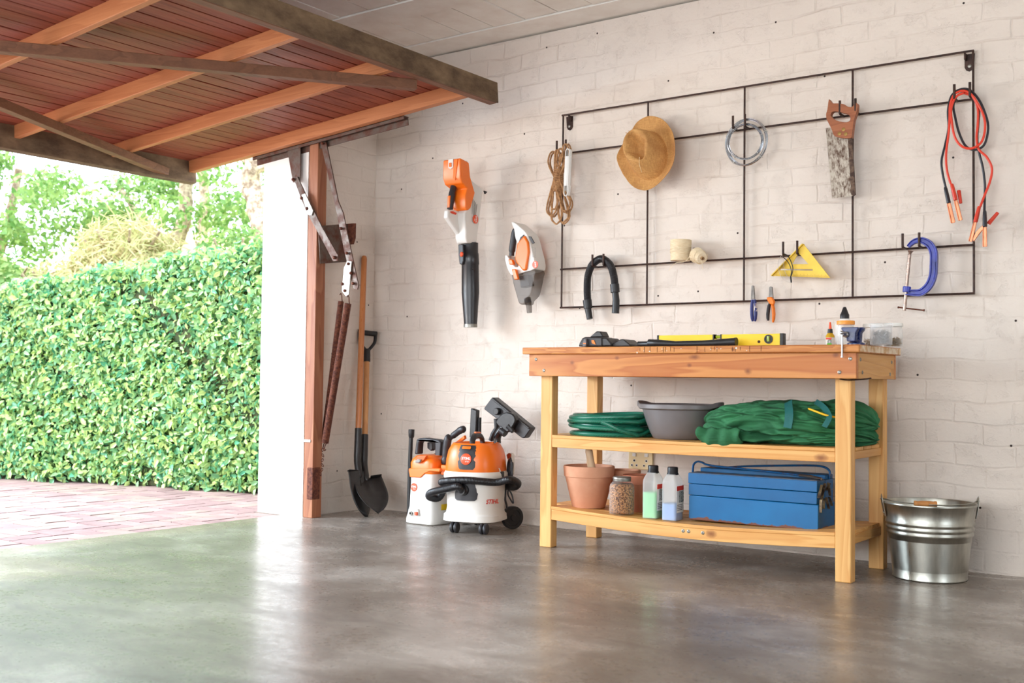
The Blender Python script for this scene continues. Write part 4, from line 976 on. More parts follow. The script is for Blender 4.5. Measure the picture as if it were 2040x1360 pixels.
# scratches and paint dabs on the front edge
sd_ = MB(); r4 = random.Random(12)
for k in range(11):
    x = r4.uniform(2.12, 2.85); z = r4.uniform(.874, .892); w_ = r4.uniform(.0015, .006)
    part('paint_dab', MB().prism([(x+w_*math.cos(a)*r4.uniform(.5, 1), z+w_*.8*math.sin(a)*r4.uniform(.5, 1)) for a in [i*PI/4 for i in range(8)]], -.6506, -.65), plain('dried_paint', rgb(232, 220, 205), .7), bench, smooth=False)
sd_ = MB()
for k in range(18):
    x = r4.uniform(2.05, 2.7); sd_.box(x, x+.0012, -.6506, -.65, .873+r4.uniform(0, .01), .9-r4.uniform(0, .006))
part('saw_cut', sd_, plain('dark_cut', rgb(66, 34, 20), .8), bench, smooth=False)
T = .901
# ---------------------------------------------------------------- on the bench top
# battery charger with a curved stand
cg = plain('charcoal_plastic', rgb(44, 42, 44), .42, var=.08); cg2 = plain('grey_plastic', rgb(104, 102, 104), .45)
chg = thing('battery_charger', 'black battery charger with orange flash lying at the left end of the bench top', 'charger', (1.83, -.5, T))
b0 = [(1.7672,0.9066),(1.773,0.9228),(1.7878,0.9455),(1.8027,0.9494),(1.8913,0.9482),(1.8929,0.9055)]
part('housing', MB().prism([(x, max(z, T)) for x, z in b0], -.55, -.45), cg, chg, bevel=.006)
b1 = [(1.7987,0.906),(1.7997,0.9222),(1.8061,0.9398),(1.8162,0.9422),(1.82,0.922),(1.8166,0.9059)]
part('end_cap', MB().prism([(x, max(z, T)) for x, z in b1], -.565, -.55), cg2, chg, bevel=.003)
part('orange_flash', MB().prism([(1.8386,0.9347),(1.8516,0.9345),(1.8606,0.9143),(1.8411,0.921)], -.5525, -.55), orr, chg)
part('label_mark', MB().prism([(1.8035,0.922),(1.8178,0.9218),(1.8178,0.9178),(1.8036,0.9179)], -.5655, -.565), orr, chg)
b2 = [(1.8584,0.9074),(1.855,0.949),(1.9138,0.9442),(1.9344,0.9228),(1.9375,0.9067)]
part('cradle', MB().prism([(x, max(z, T)) for x, z in b2], -.545, -.44), cg, chg, bevel=.006)
b3 = [(1.7886,0.9514),(1.8244,0.9776),(1.8471,0.9762),(1.8616,0.9504)]
part('upright', MB().prism(b3, -.49, -.43), cg, chg, bevel=.005)
b4 = [(1.9083,0.9069),(1.9316,0.9178),(1.9719,0.9374),(1.9891,0.9382),(2.0224,0.9144),(2.0225,0.906)]
part('tray', MB().prism([(x, max(z, T)) for x, z in b4], -.53, -.43), cg, chg, bevel=.005)
# long black nozzle tube
nz = thing('nozzle_tube', 'long black flat-tipped blower nozzle lying along the bench top', 'nozzle', (2.3, -.57, T))
P = [(2.0868,-0.57,0.9106),(2.1354,-0.57,0.9101),(2.1398,-0.57,0.9144),(2.1845,-0.57,0.913),(2.265,-0.57,0.9108),(2.3957,-0.57,0.9109),(2.5221,-0.57,0.9111),(2.538,-0.57,0.9118)]
rz = [.012, .012, .0165, .0155, .0115, .0125, .0165, .017]
part('tube', MB().tube([Vector((p[0], -.57, T+rz[i]+.0005)) for i, p in enumerate(P)], rz, 20), blkp, nz, angle=.9)
part('end_ring', MB().tube([(P[-1][0]-.004, -.57, T+.0178), (P[-1][0]+.004, -.57, T+.0178)], .0176, 20), blkp, nz)
# spirit level
ylw = plain('level_yellow', rgb(248, 206, 24), .4, var=.03)
lvl = thing('spirit_level', 'long yellow spirit level with black end caps lying on the bench top', 'spirit level', (2.37, -.45, T))
xa, xb = [(2.1459,0.9314),(2.6965,0.925)][0][0], [(2.1459,0.9314),(2.6965,0.925)][1][0]
LH = .052; 
def lseg(x0, x1, h1): part('body', MB().prism([(-.496, T), (-.47, T), (-.47, T+h1), (-.496, T+h1)], x0, x1, 'x'), ylw, lvl, bevel=.001)
w0 = [(2.4068,0.9284),(2.4352,0.9281)]
lseg(xa, w0[0][0], LH); lseg(w0[1][0], xb, LH); lseg(w0[0][0], w0[1][0], LH-.018)
vial = NT('level_vial'); vial.col(rgb(200, 226, 60)); vial.rough(.1); vial.b.inputs['Transmission Weight'].default_value = .5; vial = vial.m
part('vial', MB().tube([(w0[0][0]+.004, -.483, T+LH-.009), (w0[1][0]-.004, -.483, T+LH-.009)], .0065, 12), vial, lvl)
for x0, x1 in ((xa-.008, xa), (xb, xb+.014), (w0[0][0]-.006, w0[0][0]), (w0[1][0], w0[1][0]+.006)): part('end_cap', MB().box(x0, x1, -.498, -.468, T, T+LH+.001), blkp, lvl, bevel=.001)
vx = (2.6483,0.9155)
part('vial_ring', MB().lathe([(.0185, 0), (.0185, .003), (.0135, .003), (.0135, .0005)], (vx[0], -.496, T+.03), 24, (0, -1, 0)), blkp, lvl)
part('vial', MB().tube([(vx[0], -.4985, T+.02), (vx[0], -.4985, T+.042)], .0065, 10), vial, lvl)
hx = (2.6068,0.9113)
part('hang_hole', MB().lathe([(.006, 0), (.006, .0008)], (hx[0], -.496, T+.02), 16, (0, -1, 0)), plain('dark_cut', rgb(66, 34, 20)), lvl)
# bottles, jars and vice at the right end
def clear(name, col_, alpha, rough=.12, trans=None):
    if name in MATS: return MATS[name]
    t = NT(name); t.col(col_); t.rough(rough); t.b.inputs['Transmission Weight'].default_value = alpha; t.b.inputs['IOR'].default_value = 1.2
    MATS[name] = t.m; return t.m

def see(name, color, a_, rough=.1, edge=.4):
    t = NT(name); t.col(color); t.rough(rough); trn = t.n('ShaderNodeBsdfTransparent'); mx = t.n('ShaderNodeMixShader')
    lw_ = t.n('ShaderNodeLayerWeight', i_Blend=.25); t.link(t.math('ADD', t.math('MULTIPLY', lw_.outputs['Facing'], edge), a_), mx.inputs[0])
    t.link(trn.outputs[0], mx.inputs[1]); t.link(t.b.outputs[0], mx.inputs[2]); t.link(mx.outputs[0], t.t.nodes['Material Output'].inputs[0]); return t.m
glass = see('clear_glass', (.95, .97, .96, 1), .05, .05); frost = see('frosted_plastic', (.9, .9, .9, 1), .16, .35, .3)
oilm = clear('amber_oil', rgb(250, 200, 60), .45, .1)
wpl = plain('white_plastic', rgb(240, 238, 232), .4, var=.02)
ox, oz = (2.8762,0.9122)
oil = thing('oil_bottle', 'small bottle of amber oil with orange spout on the bench beside the glue bottle', 'bottle', (ox, -.42, T))
part('bottle_body', MB().lathe([(.0165, 0), (.018, .002), (.018, .035), (.017, .044), (.011, .052), (.009, .056)], (ox, -.42, T), 24), oilm, oil)
part('cap', MB().lathe([(.0105, .054), (.0105, .061), (.0095, .062), (.0095, .070), (.004, .072)], (ox, -.42, T), 20), blkp, oil)
part('spout', MB().lathe([(.0062, .070), (.0035, .097), (.002, .098)], (ox, -.42, T), 16), plain('orange_spout', rgb(240, 90, 40), .4), oil)
part('label_sticker', MB().lathe([(.0183, .006), (.0183, .036)], (ox, -.42, T), 24, caps=False), plain('label_paper', rgb(236, 232, 222), .6), oil)
lab = bpy.data.objects['label_sticker']
part('label_band', MB().box(ox-.011, ox+.012, -.4390, -.4375, T+.028, T+.035), plain('label_red', rgb(226, 60, 40), .5), lab)
part('label_picture', MB().box(ox-.004, ox+.012, -.4390, -.4375, T+.012, T+.028), two_tone('label_print', rgb(60, 66, 60), rgb(200, 200, 190), 160, .4, .6, .5, bump=0), lab)
part('label_picture', MB().box(ox-.006, ox+.012, -.4390, -.4375, T+.006, T+.013), plain('label_green', rgb(96, 190, 40), .5), lab)
gx = (2.9139,0.9138)[0]; gy = -.36
glue = thing('glue_bottle', 'tall white glue bottle with black pointed nozzle behind the vice', 'bottle', (gx, gy, T))
part('bottle_body', MB().lathe([(.036, 0), (.038, .004), (.038, .088), (.034, .100), (.018, .112), (.016, .118)], (gx, gy, T), 28, sy=.7), wpl, glue)
part('nozzle_cap', MB().lathe([(.018, .114), (.018, .130), (.0155, .134), (.006, .160), (.004, .161)], (gx, gy, T), 24), blkp, glue)
def jar(name, label, x, y, r, h, lidm, lidh, body, fill=None, neck=.93, grp='jars on the bench top'):
    t_ = thing(name, label, 'jar', (x, y, T), grp)
    part('jar_body', MB().lathe([(r*.9, 0), (r, .004), (r, h*.72), (r*neck, h*.82), (r*neck, h-.004), (r*neck-.0015, h-.004), (r*neck-.0015, h*.81), (r-.0018, h*.71), (r-.0018, .005), (.001, .003)], (x, y, T), 32, caps=False), body, t_)
    part('lid', MB().lathe([(r*neck+.0035, h-lidh), (r*neck+.004, h-.001), (r*neck+.003, h+.001), (.001, h+.001)], (x, y, T), 32), lidm, t_, angle=.9)
    return t_
jx, jz = (2.9426,0.9122); 
jar('jar', 'clear jar with orange lid behind the little vice', jx, -.43, .0335, .1, plain('orange_lid', rgb(248, 160, 60), .4, var=.03), .014, glass)
ja = (3.0067,0.9114); jb = (3.035,0.9029); jc2 = (3.0651,0.897)
J1 = jar('jar', 'white-lidded glass jar of brass nails, left of the frosted tub', ja[0], -.30, .036, .092, wpl, .013, glass)
J2 = jar('jar', 'frosted plastic tub of steel nails standing at the bench corner', (3.1038,0.8956)[0], -.50, .041, .083, frost, .014, frost, neck=.97)
J3 = jar('jar', 'white-lidded glass jar of brass screws at the far right back corner', (3.0772,0.9031)[0], -.26, .036, .096, wpl, .013, glass)
def nails(x, y, r, h, n, m_, seed, par_label, ln=.028):
    r_ = random.Random(seed); mb = MB()
    for k in range(n):
        a = r_.uniform(0, 6.28); q = r*math.sqrt(r_.random())*.72; p = Vector((x+q*math.cos(a), y+q*math.sin(a), T+.006+r_.random()*h))
        d = Vector((r_.uniform(-1, 1), r_.uniform(-1, 1), r_.uniform(-.4, .9))).normalized(); L_ = ln*r_.uniform(.6, 1)/2
        e0, e1 = p-d*L_, p+d*L_
        for e in (e0, e1):
            v_ = Vector((e.x-x, e.y-y)); 
            if v_.length > r*.88: v_ *= r*.88/v_.length; e.x, e.y = x+v_.x, y+v_.y
            e.z = max(T+.006, e.z)
        mb.tube([e0, e1], .0011, 4); mb.lathe([(.0024, 0), (.0024, .0008)], e1, 6, tuple((e1-e0).normalized()))
    return tag(link_mesh('nails', mb, m_, (x, y, T)), par_label, 'nails', kind='stuff')
nails(ja[0], -.30, .036, .022, 110, plain('brass_nail', rgb(150, 120, 70), .35, metal=.8), 1, 'heap of short brass nails inside the left white-lidded jar')
nails((3.1038,0.8956)[0], -.50, .041, .045, 190, plain('steel_nail', rgb(150, 152, 156), .35, metal=.8), 2, 'heap of steel nails inside the frosted tub', .032)
nails((3.0772,0.9031)[0], -.26, .036, .03, 120, plain('brass_nail', rgb(150, 120, 70)), 3, 'heap of brass screws inside the right white-lidded jar')
# vice
vx, vy = (3.0241,0.9048)[0], -.6
vb = plain('vice_blue', rgb(28, 42, 96), .3, var=.15, vscale=30, spec=.7)
vc = thing('bench_vice', 'small dark blue vice clamped on the front edge of the bench top', 'vice', (vx, vy, T))
part('vice_base', MB().lathe([(.03, 0), (.03, .006), (.021, .012), (.017, .022)], (vx+.006, vy+.03, T), 24, sx=1.1), vb, vc, bevel=.001)
part('vice_body', MB().prism([(vx-.012, T+.012), (vx+.02, T+.012), (vx+.022, T+.045), (vx+.03, T+.06), (vx+.03, T+.066), (vx-.034, T+.066), (vx-.034, T+.058), (vx-.022, T+.047), (vx-.016, T+.035)], vy-.02, vy+.006), vb, vc, bevel=.003)
part('rear_jaw', MB().prism([(vx-.006, T+.012), (vx+.024, T+.012), (vx+.026, T+.045), (vx+.036, T+.058), (vx+.036, T+.067), (vx-.03, T+.067), (vx-.03, T+.058), (vx-.01, T+.045)], vy+.02, vy+.05), vb, vc, bevel=.003)
part('slide', MB().box(vx-.002, vx+.016, vy-.01, vy+.06, T+.018, T+.036), vb, vc, bevel=.002)
chr_ = plain('chrome', rgb(160, 158, 158), .24, metal=.9, var=.03)
part('spindle', MB().lathe([(.009, 0), (.0115, .004), (.0115, .014), (.007, .018)], (vx-.012, vy-.015, T+.038), 20, (-.15, -1, 0)), chr_, vc)
hx = vx-.018
part('turning_bar', MB().tube([(hx, vy-.054, T+.044), (hx, vy-.054, T-.045), (hx, vy-.054, T-.0455), (hx, vy-.054, T-.049)], [.0035, .0035, .006, .006], 12), chr_, vc)
part('knob', MB().sphere((hx, vy-.054, T+.044), .0075, 14), chr_, vc)
part('spindle', MB().tube([(vx-.013, vy-.03, T+.038), (hx, vy-.054, T+.038)], .006, 12), chr_, vc)
# ---------------------------------------------------------------- on the shelves
def serect(cx, cy, hx, hy, z, p=4, n=40, rot=0):
    out = []
    for i in range(n):
        a = 2*PI*i/n; c_, s_ = math.cos(a), math.sin(a)
        x = hx*math.copysign(abs(c_)**(2/p), c_); y = hy*math.copysign(abs(s_)**(2/p), s_)
        out.append(Vector((cx+x*math.cos(rot)-y*math.sin(rot), cy+x*math.sin(rot)+y*math.cos(rot), z)))
    return out
S1 = .508-.004; S2 = .1905
def sag(x): return bow((x-1.588)/1.427)
# green garden hose
hs = NT('green_hose'); v = hs.coord()
wv1 = hs.n('ShaderNodeTexWave', i_Scale=70.0, i_Distortion=0, wave_type='BANDS', bands_direction='DIAGONAL'); hs.link(v, wv1.inputs['Vector'])
wv2 = hs.n('ShaderNodeTexWave', i_Scale=70.0, wave_type='BANDS', bands_direction='DIAGONAL'); mp = hs.coord((-1, 1, 1)); hs.link(mp, wv2.inputs['Vector'])
f = hs.math('MAXIMUM', wv1.outputs['Fac'], wv2.outputs['Fac'])
hs.col(hs.mix(hs.ramp(f, [(.6, 0), (.95, 1)]), rgb(10, 86, 68), rgb(36, 128, 100))); hs.rough(.34); hs = hs.m
hose_ = thing('garden_hose', 'coiled teal green garden hose on the left end of the middle shelf', 'hose', (1.84, -.375, S1))
r5 = random.Random(9); P = []; turns = 15; cx, cy = 1.838, -.365
lay = [(k//4, k % 4) for k in range(turns)]
for k in range(turns):
    L_, c_ = lay[k]; R = .135+.021*(c_ if L_ % 2 == 0 else 3-c_)+r5.uniform(-.006, .006); ph = r5.uniform(0, 6.28); tl = r5.uniform(.004, .012)
    ox_, oy_ = r5.uniform(-.006, .006), r5.uniform(-.004, .004)
    for q in range(16):
        a = 2*PI*q/16
        P.append((cx+ox_+math.cos(a)*R, cy+oy_+math.sin(a)*R*.88, S1+.0105+L_*.0235+tl*(1+math.sin(a+ph))*(L_ > 0)+.001*q/16))
P += [(cx+.12, cy-.15, S1+.075), (cx+.05, cy-.178, S1+.09), (cx-.02, cy-.17, S1+.098)][:0]
part('hose_tube', MB().tube(catmull(P, 3), .0098, 10), hs, hose_)
part('loose_loop', MB().tube(catmull([(cx-.03, cy-.155, S1+.085), (cx+.06, cy-.175, S1+.066), (cx+.14, cy-.145, S1+.03), (cx+.18, cy-.08, S1+.011)], 6), .0098, 10), hs, hose_)
# grey basin
gb = plain('grey_basin_plastic', rgb(118, 112, 112), .36, var=.06)
bx, by = 2.19, -.38
bas = thing('grey_basin', 'grey plastic basin with a lip, between the green hose and the green canvas', 'basin', (bx, by, S1))
prof = [(.001, .003), (.108, 0), (.118, .004), (.132, .03), (.15, .075), (.163, .118), (.166, .128), (.178, .130), (.183, .134), (.183, .15), (.179, .153), (.172, .149), (.161, .142), (.157, .12), (.143, .07), (.12, .02), (.001, .012)]
mb = MB(); NN = 56; rr_ = []
for r, h in prof:
    ring_ = []
    for i in range(NN):
        a = 2*PI*i/NN; b = abs(math.cos(a)); e = max(0, (b-.93)/.07) if h > .125 else 0
        e2 = e*e*(3-2*e)
        ring_.append((bx+math.cos(a)*(r+(.02*e2 if r > .16 else 0)), by+math.sin(a)*r*.93, S1+h+.012*e2*(h > .127)))
    rr_.append(ring_)
mb.rings(rr_, caps=False); part('bowl', mb, gb, bas, angle=.8)
# green canvas bundle
cv = NT('green_canvas'); v = cv.coord(); n1 = cv.noise(v, 7, 5); n2 = cv.noise(cv.coord((6, 30, 60)), 1, 4)
c_ = cv.ramp(n1, [(.3, rgb(26, 84, 50)), (.7, rgb(52, 124, 78))]); cv.col(c_); cv.rough(.85)
cv.bump(cv.math('ADD', cv.math('MULTIPLY', n2, 1.0), cv.math('MULTIPLY', cv.noise(v, 34, 6, .7), .5)), .5, .012); cv = cv.m
bun = thing('canvas_bundle', 'big rolled bundle of crumpled green canvas tied with teal straps on the middle shelf', 'canvas', (2.7, -.37, S1))
r6 = np.random.default_rng(5)
NX, NA2 = 150, 180
kx = [(r6.uniform(1, 9), r6.integers(1, 15), r6.uniform(0, 6.28), r6.uniform(.2, 1)) for _ in range(26)]
def bundle(x0, x1, y0, y1, z0, z1, mx, seed, amp=1.0, droop=0):
    r_ = np.random.default_rng(seed); kx = [(r_.uniform(.5, 9), int(r_.integers(3, 26)), r_.uniform(0, 6.28), r_.uniform(.2, 1)) for _ in range(30)]
    rings_ = []
    for i in range(NX+1):
        t = i/NX; e = (1-abs(2*t-1)**5)**.42 if 0 < t < 1 else .02
        e = max(e, .03); x = x0+(x1-x0)*t; ring_ = []
        hy, hz = (y1-y0)/2*e, (z1-z0)/2*(.35+.65*e)*(1-.10*t-.06*math.sin(6*t+seed)); hz = hz*e**.3
        cyy, czz = (y0+y1)/2, z0+hz+(1-e)*(z1-z0)*.2
        for j in range(NA2):
            a = 2*PI*j/NA2
            f_ = sum(w*math.sin(m_*a+ph+kk*t*1.7+1.2*math.sin(kk*t*3)) /(1+.09*m_) for kk, m_, ph, w in kx)*.0085*amp
            f2 = -abs(math.sin(7*a+2.2*math.sin(3.1*t*PI+a)))**6*.05*amp - abs(math.sin(4*a+1+1.6*math.sin(5*t+seed)))**14*.09*amp
            puck = (1-e)*.16*math.sin(19*a+5*t)
            rr_ = 1+(f_*6+f2+puck)
            c_, s_ = math.cos(a), math.sin(a); p_ = 2.6
            yy = cyy+hy*rr_*math.copysign(abs(c_)**(2/p_), c_); zz = czz+hz*rr_*math.copysign(abs(s_)**(2/p_), s_)
            zz = max(zz, z0) if yy > -.585 or droop == 0 else zz
            xx = x+.012*math.sin(9*a+seed)*(1-e)
            ring_.append((xx, yy, zz))
        rings_.append(ring_)
    return MB().rings(rings_)
part('folded_canvas', bundle(2.36, 3.035, -.53, -.2, S1, S1+.105, 0, 3), cv, bun, angle=3)
part('folded_canvas', bundle(2.345, 2.93, -.575, -.2, S1, S1+.168, 0, 8, 1.1), cv, bun, angle=3)
part('folded_canvas', bundle(2.5, 3.03, -.5, -.19, S1+.05, S1+.187, 0, 12, .9), cv, bun, angle=3)
# drooping fold at the front left
vs = []; nu, nv = 26, 14
for j in range(nv+1):
    for i in range(nu+1):
        u, v_ = i/nu, j/nv; x = 2.375+.19*u; w_ = math.sin(PI*u)**.6
        vs.append((x, -.555-.038*math.sin(PI*(.2+.8*v_))-.006*math.sin(u*19+v_*3), S1+.062-v_*(.05+.04*w_)+.004*math.sin(u*23)))
fb = MB().add(vs, [(j*(nu+1)+i, j*(nu+1)+i+1, (j+1)*(nu+1)+i+1, (j+1)*(nu+1)+i) for j in range(nv) for i in range(nu)])
part('drooping_fold', fb, cv, bun, solid=.006, angle=3)
stp = plain('teal_strap', rgb(24, 96, 92), .7, bump=.5, bscale=200)
def strap(pts, w_, nm='strap'):
    P = catmull(pts, 6); rings_ = []
    for k, p in enumerate(P):
        d = (P[min(k+1, len(P)-1)]-P[max(k-1, 0)]).normalized(); n_ = Vector((0, -1, .35)).normalized(); s_ = d.cross(n_).normalized()
        rings_.append([p-s_*w_/2, p+s_*w_/2, p+s_*w_/2+n_*.003, p-s_*w_/2+n_*.003])
    part(nm, MB().rings(rings_), stp, bun, angle=1)
sA = [(2.7346,-0.575,0.6792),(2.7538,-0.575,0.6583),(2.7679,-0.575,0.6373),(2.7718,-0.575,0.6071),(2.7681,-0.575,0.5778)]
strap([(sA[0][0], -.5, sA[0][2]), (sA[1][0], -.545, sA[1][2]), (sA[2][0], -.575, sA[2][2]), (sA[3][0], -.588, sA[3][2]), (sA[4][0], -.592, sA[4][2])], .034)
sB = [(2.8278,-0.57,0.6691),(2.8714,-0.57,0.661),(2.9083,-0.57,0.644),(2.9267,-0.57,0.6207),(2.9145,-0.57,0.5863)]
strap([(sB[0][0], -.45, sB[0][2]+.012), (sB[1][0], -.5, sB[1][2]+.006), (sB[2][0], -.54, sB[2][2]), (sB[3][0], -.57, sB[3][2]), (sB[4][0], -.588, sB[4][2])], .022)
part('yellow_cord', MB().tube(catmull([(2.83, -.53, S1+.15), (2.87, -.555, S1+.14), (2.92, -.56, S1+.125), (2.96, -.5, S1+.115)], 5), .004, 8), plain('yellow_cord', rgb(240, 190, 30), .5), bun)
# terracotta pots
tc1 = two_tone('terracotta', rgb(218, 162, 130), rgb(204, 140, 108), 9, .3, .7, .85, bump=.25); tc2 = two_tone('red_terracotta', rgb(196, 122, 92), rgb(180, 104, 76), 9, .3, .7, .85, bump=.25)
def pot(label, x, y, rt_, rb, h, m_):
    z = S2+sag(x)
    t_ = thing('terracotta_pot', label, 'flower pot', (x, y, z), 'terracotta pots on the bottom shelf')
    part('pot_body', MB().lathe([(.001, 0), (rb, 0), (rb+.002, .003), (rt_*.93, h*.74), (rt_*.93-.001, h*.745), (rt_*.86, h*.75), (rb-.008, .012), (.001, .01)], (x, y, z), 44, caps=False), m_, t_, angle=.5)
    part('rim', MB().lathe([(rt_*.86, h*.745), (rt_*.93, h*.742), (rt_*.97, h*.75), (rt_, h*.97), (rt_-.002, h), (rt_-.011, h), (rt_-.014, h*.96), (rt_*.86, h*.745)], (x, y, z), 44, caps=False), m_, t_, angle=.5)
    return t_
pot('largest terracotta pot with a wooden trowel handle sticking out, front left of the shelf', 1.762, -.44, .117, .074, .187, tc1)
pot('terracotta pot partly hidden between the largest pot and the seed jar', 1.838, -.262, .082, .052, .166, tc1)
pot('redder terracotta pot directly behind the seed jar', 1.972, -.36, .07, .05, .163, tc2)
tw = thing('hand_trowel', 'wooden trowel handle standing up out of the largest pot', 'trowel', (1.765, -.42, S2+.03))
twd = wood('pale_turned_wood', rgb(240, 212, 176), rgb(220, 184, 144), 'z', 1, rough=.55, seed=51)
a, b = Vector((1.758, -.44, .447)), Vector((1.772, -.415, .30))
part('wooden_handle', MB().tube([a+(b-a)*t_ for t_ in (0, .01, .04, .1, .25, .5, .75, .95, 1)], [.004, .011, .0155, .0175, .0165, .0175, .0185, .015, .010], 20), twd, tw)
part('hang_hole', MB().lathe([(.004, 0), (.004, .0008)], a+(b-a)*.2+Vector((-.004, -.0148, 0)), 12, (-.2, -1, 0)), plain('dark_cut', rgb(66, 34, 20)), tw)
part('blade', MB().tube([b, b+Vector((0, 0, -.02)), b+Vector((.005, 0, -.05)), b+Vector((.006, .0, -.11))], [.006, .006, .03, .008], 14, flat=.2), steel, tw)
# seed jar
sx_, sy_ = 1.975, -.508; z0 = S2+sag(sx_)
sj = thing('seed_jar', 'glass jar full of brown seeds with silver lid in front of the pots', 'jar', (sx_, sy_, z0))
part('seeds', MB().lathe([(.001, .006), (.048, .006), (.0525, .012), (.0525, .125), (.049, .133), (.001, .134)], (sx_, sy_, z0), 36, caps=False), two_tone('seed_mix', rgb(188, 132, 82), rgb(84, 48, 28), 150, .42, .58, .7, bump=.8, detail=3), sj)
gj = NT('jar_glass'); trn = gj.n('ShaderNodeBsdfTransparent'); mx = gj.n('ShaderNodeMixShader'); gj.col((.95, .97, .96, 1)); gj.rough(.06)
lw_ = gj.n('ShaderNodeLayerWeight', i_Blend=.25); gj.link(gj.math('ADD', gj.math('MULTIPLY', lw_.outputs['Facing'], .4), .02), mx.inputs[0])
gj.link(trn.outputs[0], mx.inputs[1]); gj.link(gj.b.outputs[0], mx.inputs[2]); gj.link(mx.outputs[0], gj.t.nodes['Material Output'].inputs[0]); gj = gj.m
part('jar_glass', MB().lathe([(.048, 0), (.054, .004), (.0555, .012), (.0555, .118), (.05, .132), (.04, .142), (.037, .146), (.037, .158)], (sx_, sy_, z0), 40, caps=False), gj, sj)
part('lid', MB().lathe([(.0395, .145), (.0405, .147), (.0395, .150), (.0405, .152), (.0405, .161), (.038, .164), (.001, .164)], (sx_, sy_, z0), 40, caps=False), plain('zinc', rgb(200, 195, 188)), sj, angle=.8)
# two square chemical bottles
def translucent(name, color, a_):
    t = NT(name); t.col(color); t.rough(.35); trn = t.n('ShaderNodeBsdfTransparent'); mx = t.n('ShaderNodeMixShader'); mx.inputs[0].default_value = a_
    t.link(trn.outputs[0], mx.inputs[1]); t.link(t.b.outputs[0], mx.inputs[2]); t.link(mx.outputs[0], t.t.nodes['Material Output'].inputs[0]); return t.m
milk = translucent('milky_plastic', rgb(240, 240, 238), .3)
def sbottle(label, x, y, liq, lvl_, rot):
    z = S2+sag(x)
    t_ = thing('chemical_bottle', label, 'bottle', (x, y, z), 'square bottles with black caps on the bottom shelf')
    def R_(h, k=1): return serect(x, y, .0335*k, .042*k, z+h, 7, 48, rot)
    part('bottle_body', MB().rings([R_(0, .9), R_(.003), R_(.150), R_(.163, .97), R_(.176, .86), R_(.19, .66), R_(.196, .58)], caps=False), milk, t_, angle=.9)
    part('liquid', MB().rings([R_(.004, .93), R_(.006, .965), R_(lvl_, .965)]), liq, t_)
    part('cap', MB().lathe([(.022, .192), (.0245, .194), (.0245, .2), (.0225, .202), (.0225, .222), (.020, .226), (.001, .226)], (x, y, z), 28, caps=False), blkp, t_, angle=.8)
    kn = MB()
    for q in range(26): a = 2*PI*q/26; kn.box(x+.0222*math.cos(a)-.0008, x+.0222*math.cos(a)+.0008, y+.0222*math.sin(a)-.0008, y+.0222*math.sin(a)+.0008, z+.203, z+.221)
    c_, s_ = math.cos(rot), math.sin(rot)
    def face(u0, u1, h0, h1, off): # patch on the right-hand (+X) side
        P = [(.0336+off, u0), (.0336+off, u1)]; q = [Vector((x+px*c_-py*s_, y+px*s_+py*c_, 0)) for px, py in P]; n_ = Vector((c_, s_, 0))*.0004
        return MB().add([q[0]+Vector((0, 0, z+h0)), q[1]+Vector((0, 0, z+h0)), q[1]+Vector((0, 0, z+h1)), q[0]+Vector((0, 0, z+h1)), q[0]+n_+Vector((0, 0, z+h0)), q[1]+n_+Vector((0, 0, z+h0)), q[1]+n_+Vector((0, 0, z+h1)), q[0]+n_+Vector((0, 0, z+h1))],
                        [(3, 2, 1, 0), (4, 5, 6, 7), (0, 1, 5, 4), (1, 2, 6, 5), (2, 3, 7, 6), (3, 0, 4, 7)])
    lb = part('label_sticker', face(-.034, .036, .035, .148, .0005), plain('label_paper', rgb(236, 232, 222)), t_, smooth=False)
    part('label_band', face(-.034, .036, .128, .148, .001), plain('label_red', rgb(226, 60, 40)), lb, smooth=False)
    part('label_picture', face(-.012, .036, .078, .126, .001), two_tone('label_print', rgb(60, 66, 60), rgb(200, 200, 190), 160), lb, smooth=False)
    for h_ in (.045, .052, .059, .066): part('label_text', face(-.028, .02, h_, h_+.003, .001), plain('print_grey', rgb(120, 110, 110), .6), lb, smooth=False)
    return t_
sbottle('square bottle with green liquid and black cap, left of the blue-liquid bottle', 2.128, -.505, plain('green_liquid', rgb(130, 222, 150), .4, var=.03, Emission_Strength=0), .112, .06)
sbottle('square bottle with blue liquid and black cap, next to the toolbox', 2.222, -.505, plain('blue_liquid', rgb(130, 172, 228), .4, var=.03), .072, .06)
# brown rope behind the bottles
P = []; zr = S2-.02
for k in range(4*24): a = k/24*2*PI; P.append((2.30+.06*math.cos(a)-.02*(k//48), -.25+.06*math.sin(a), zr+.012+.019*(k/24)))
bm2 = twisted(resample(catmull(P, 2), .006), .010, 7, 26)
solo('brown_rope_coil', 'coil of thick brown rope behind the two square bottles', 'rope', bm2, two_tone('brown_rope', rgb(128, 92, 60), rgb(84, 58, 38), 60, .35, .65, .9, bump=.6), (2.30, -.25, zr))
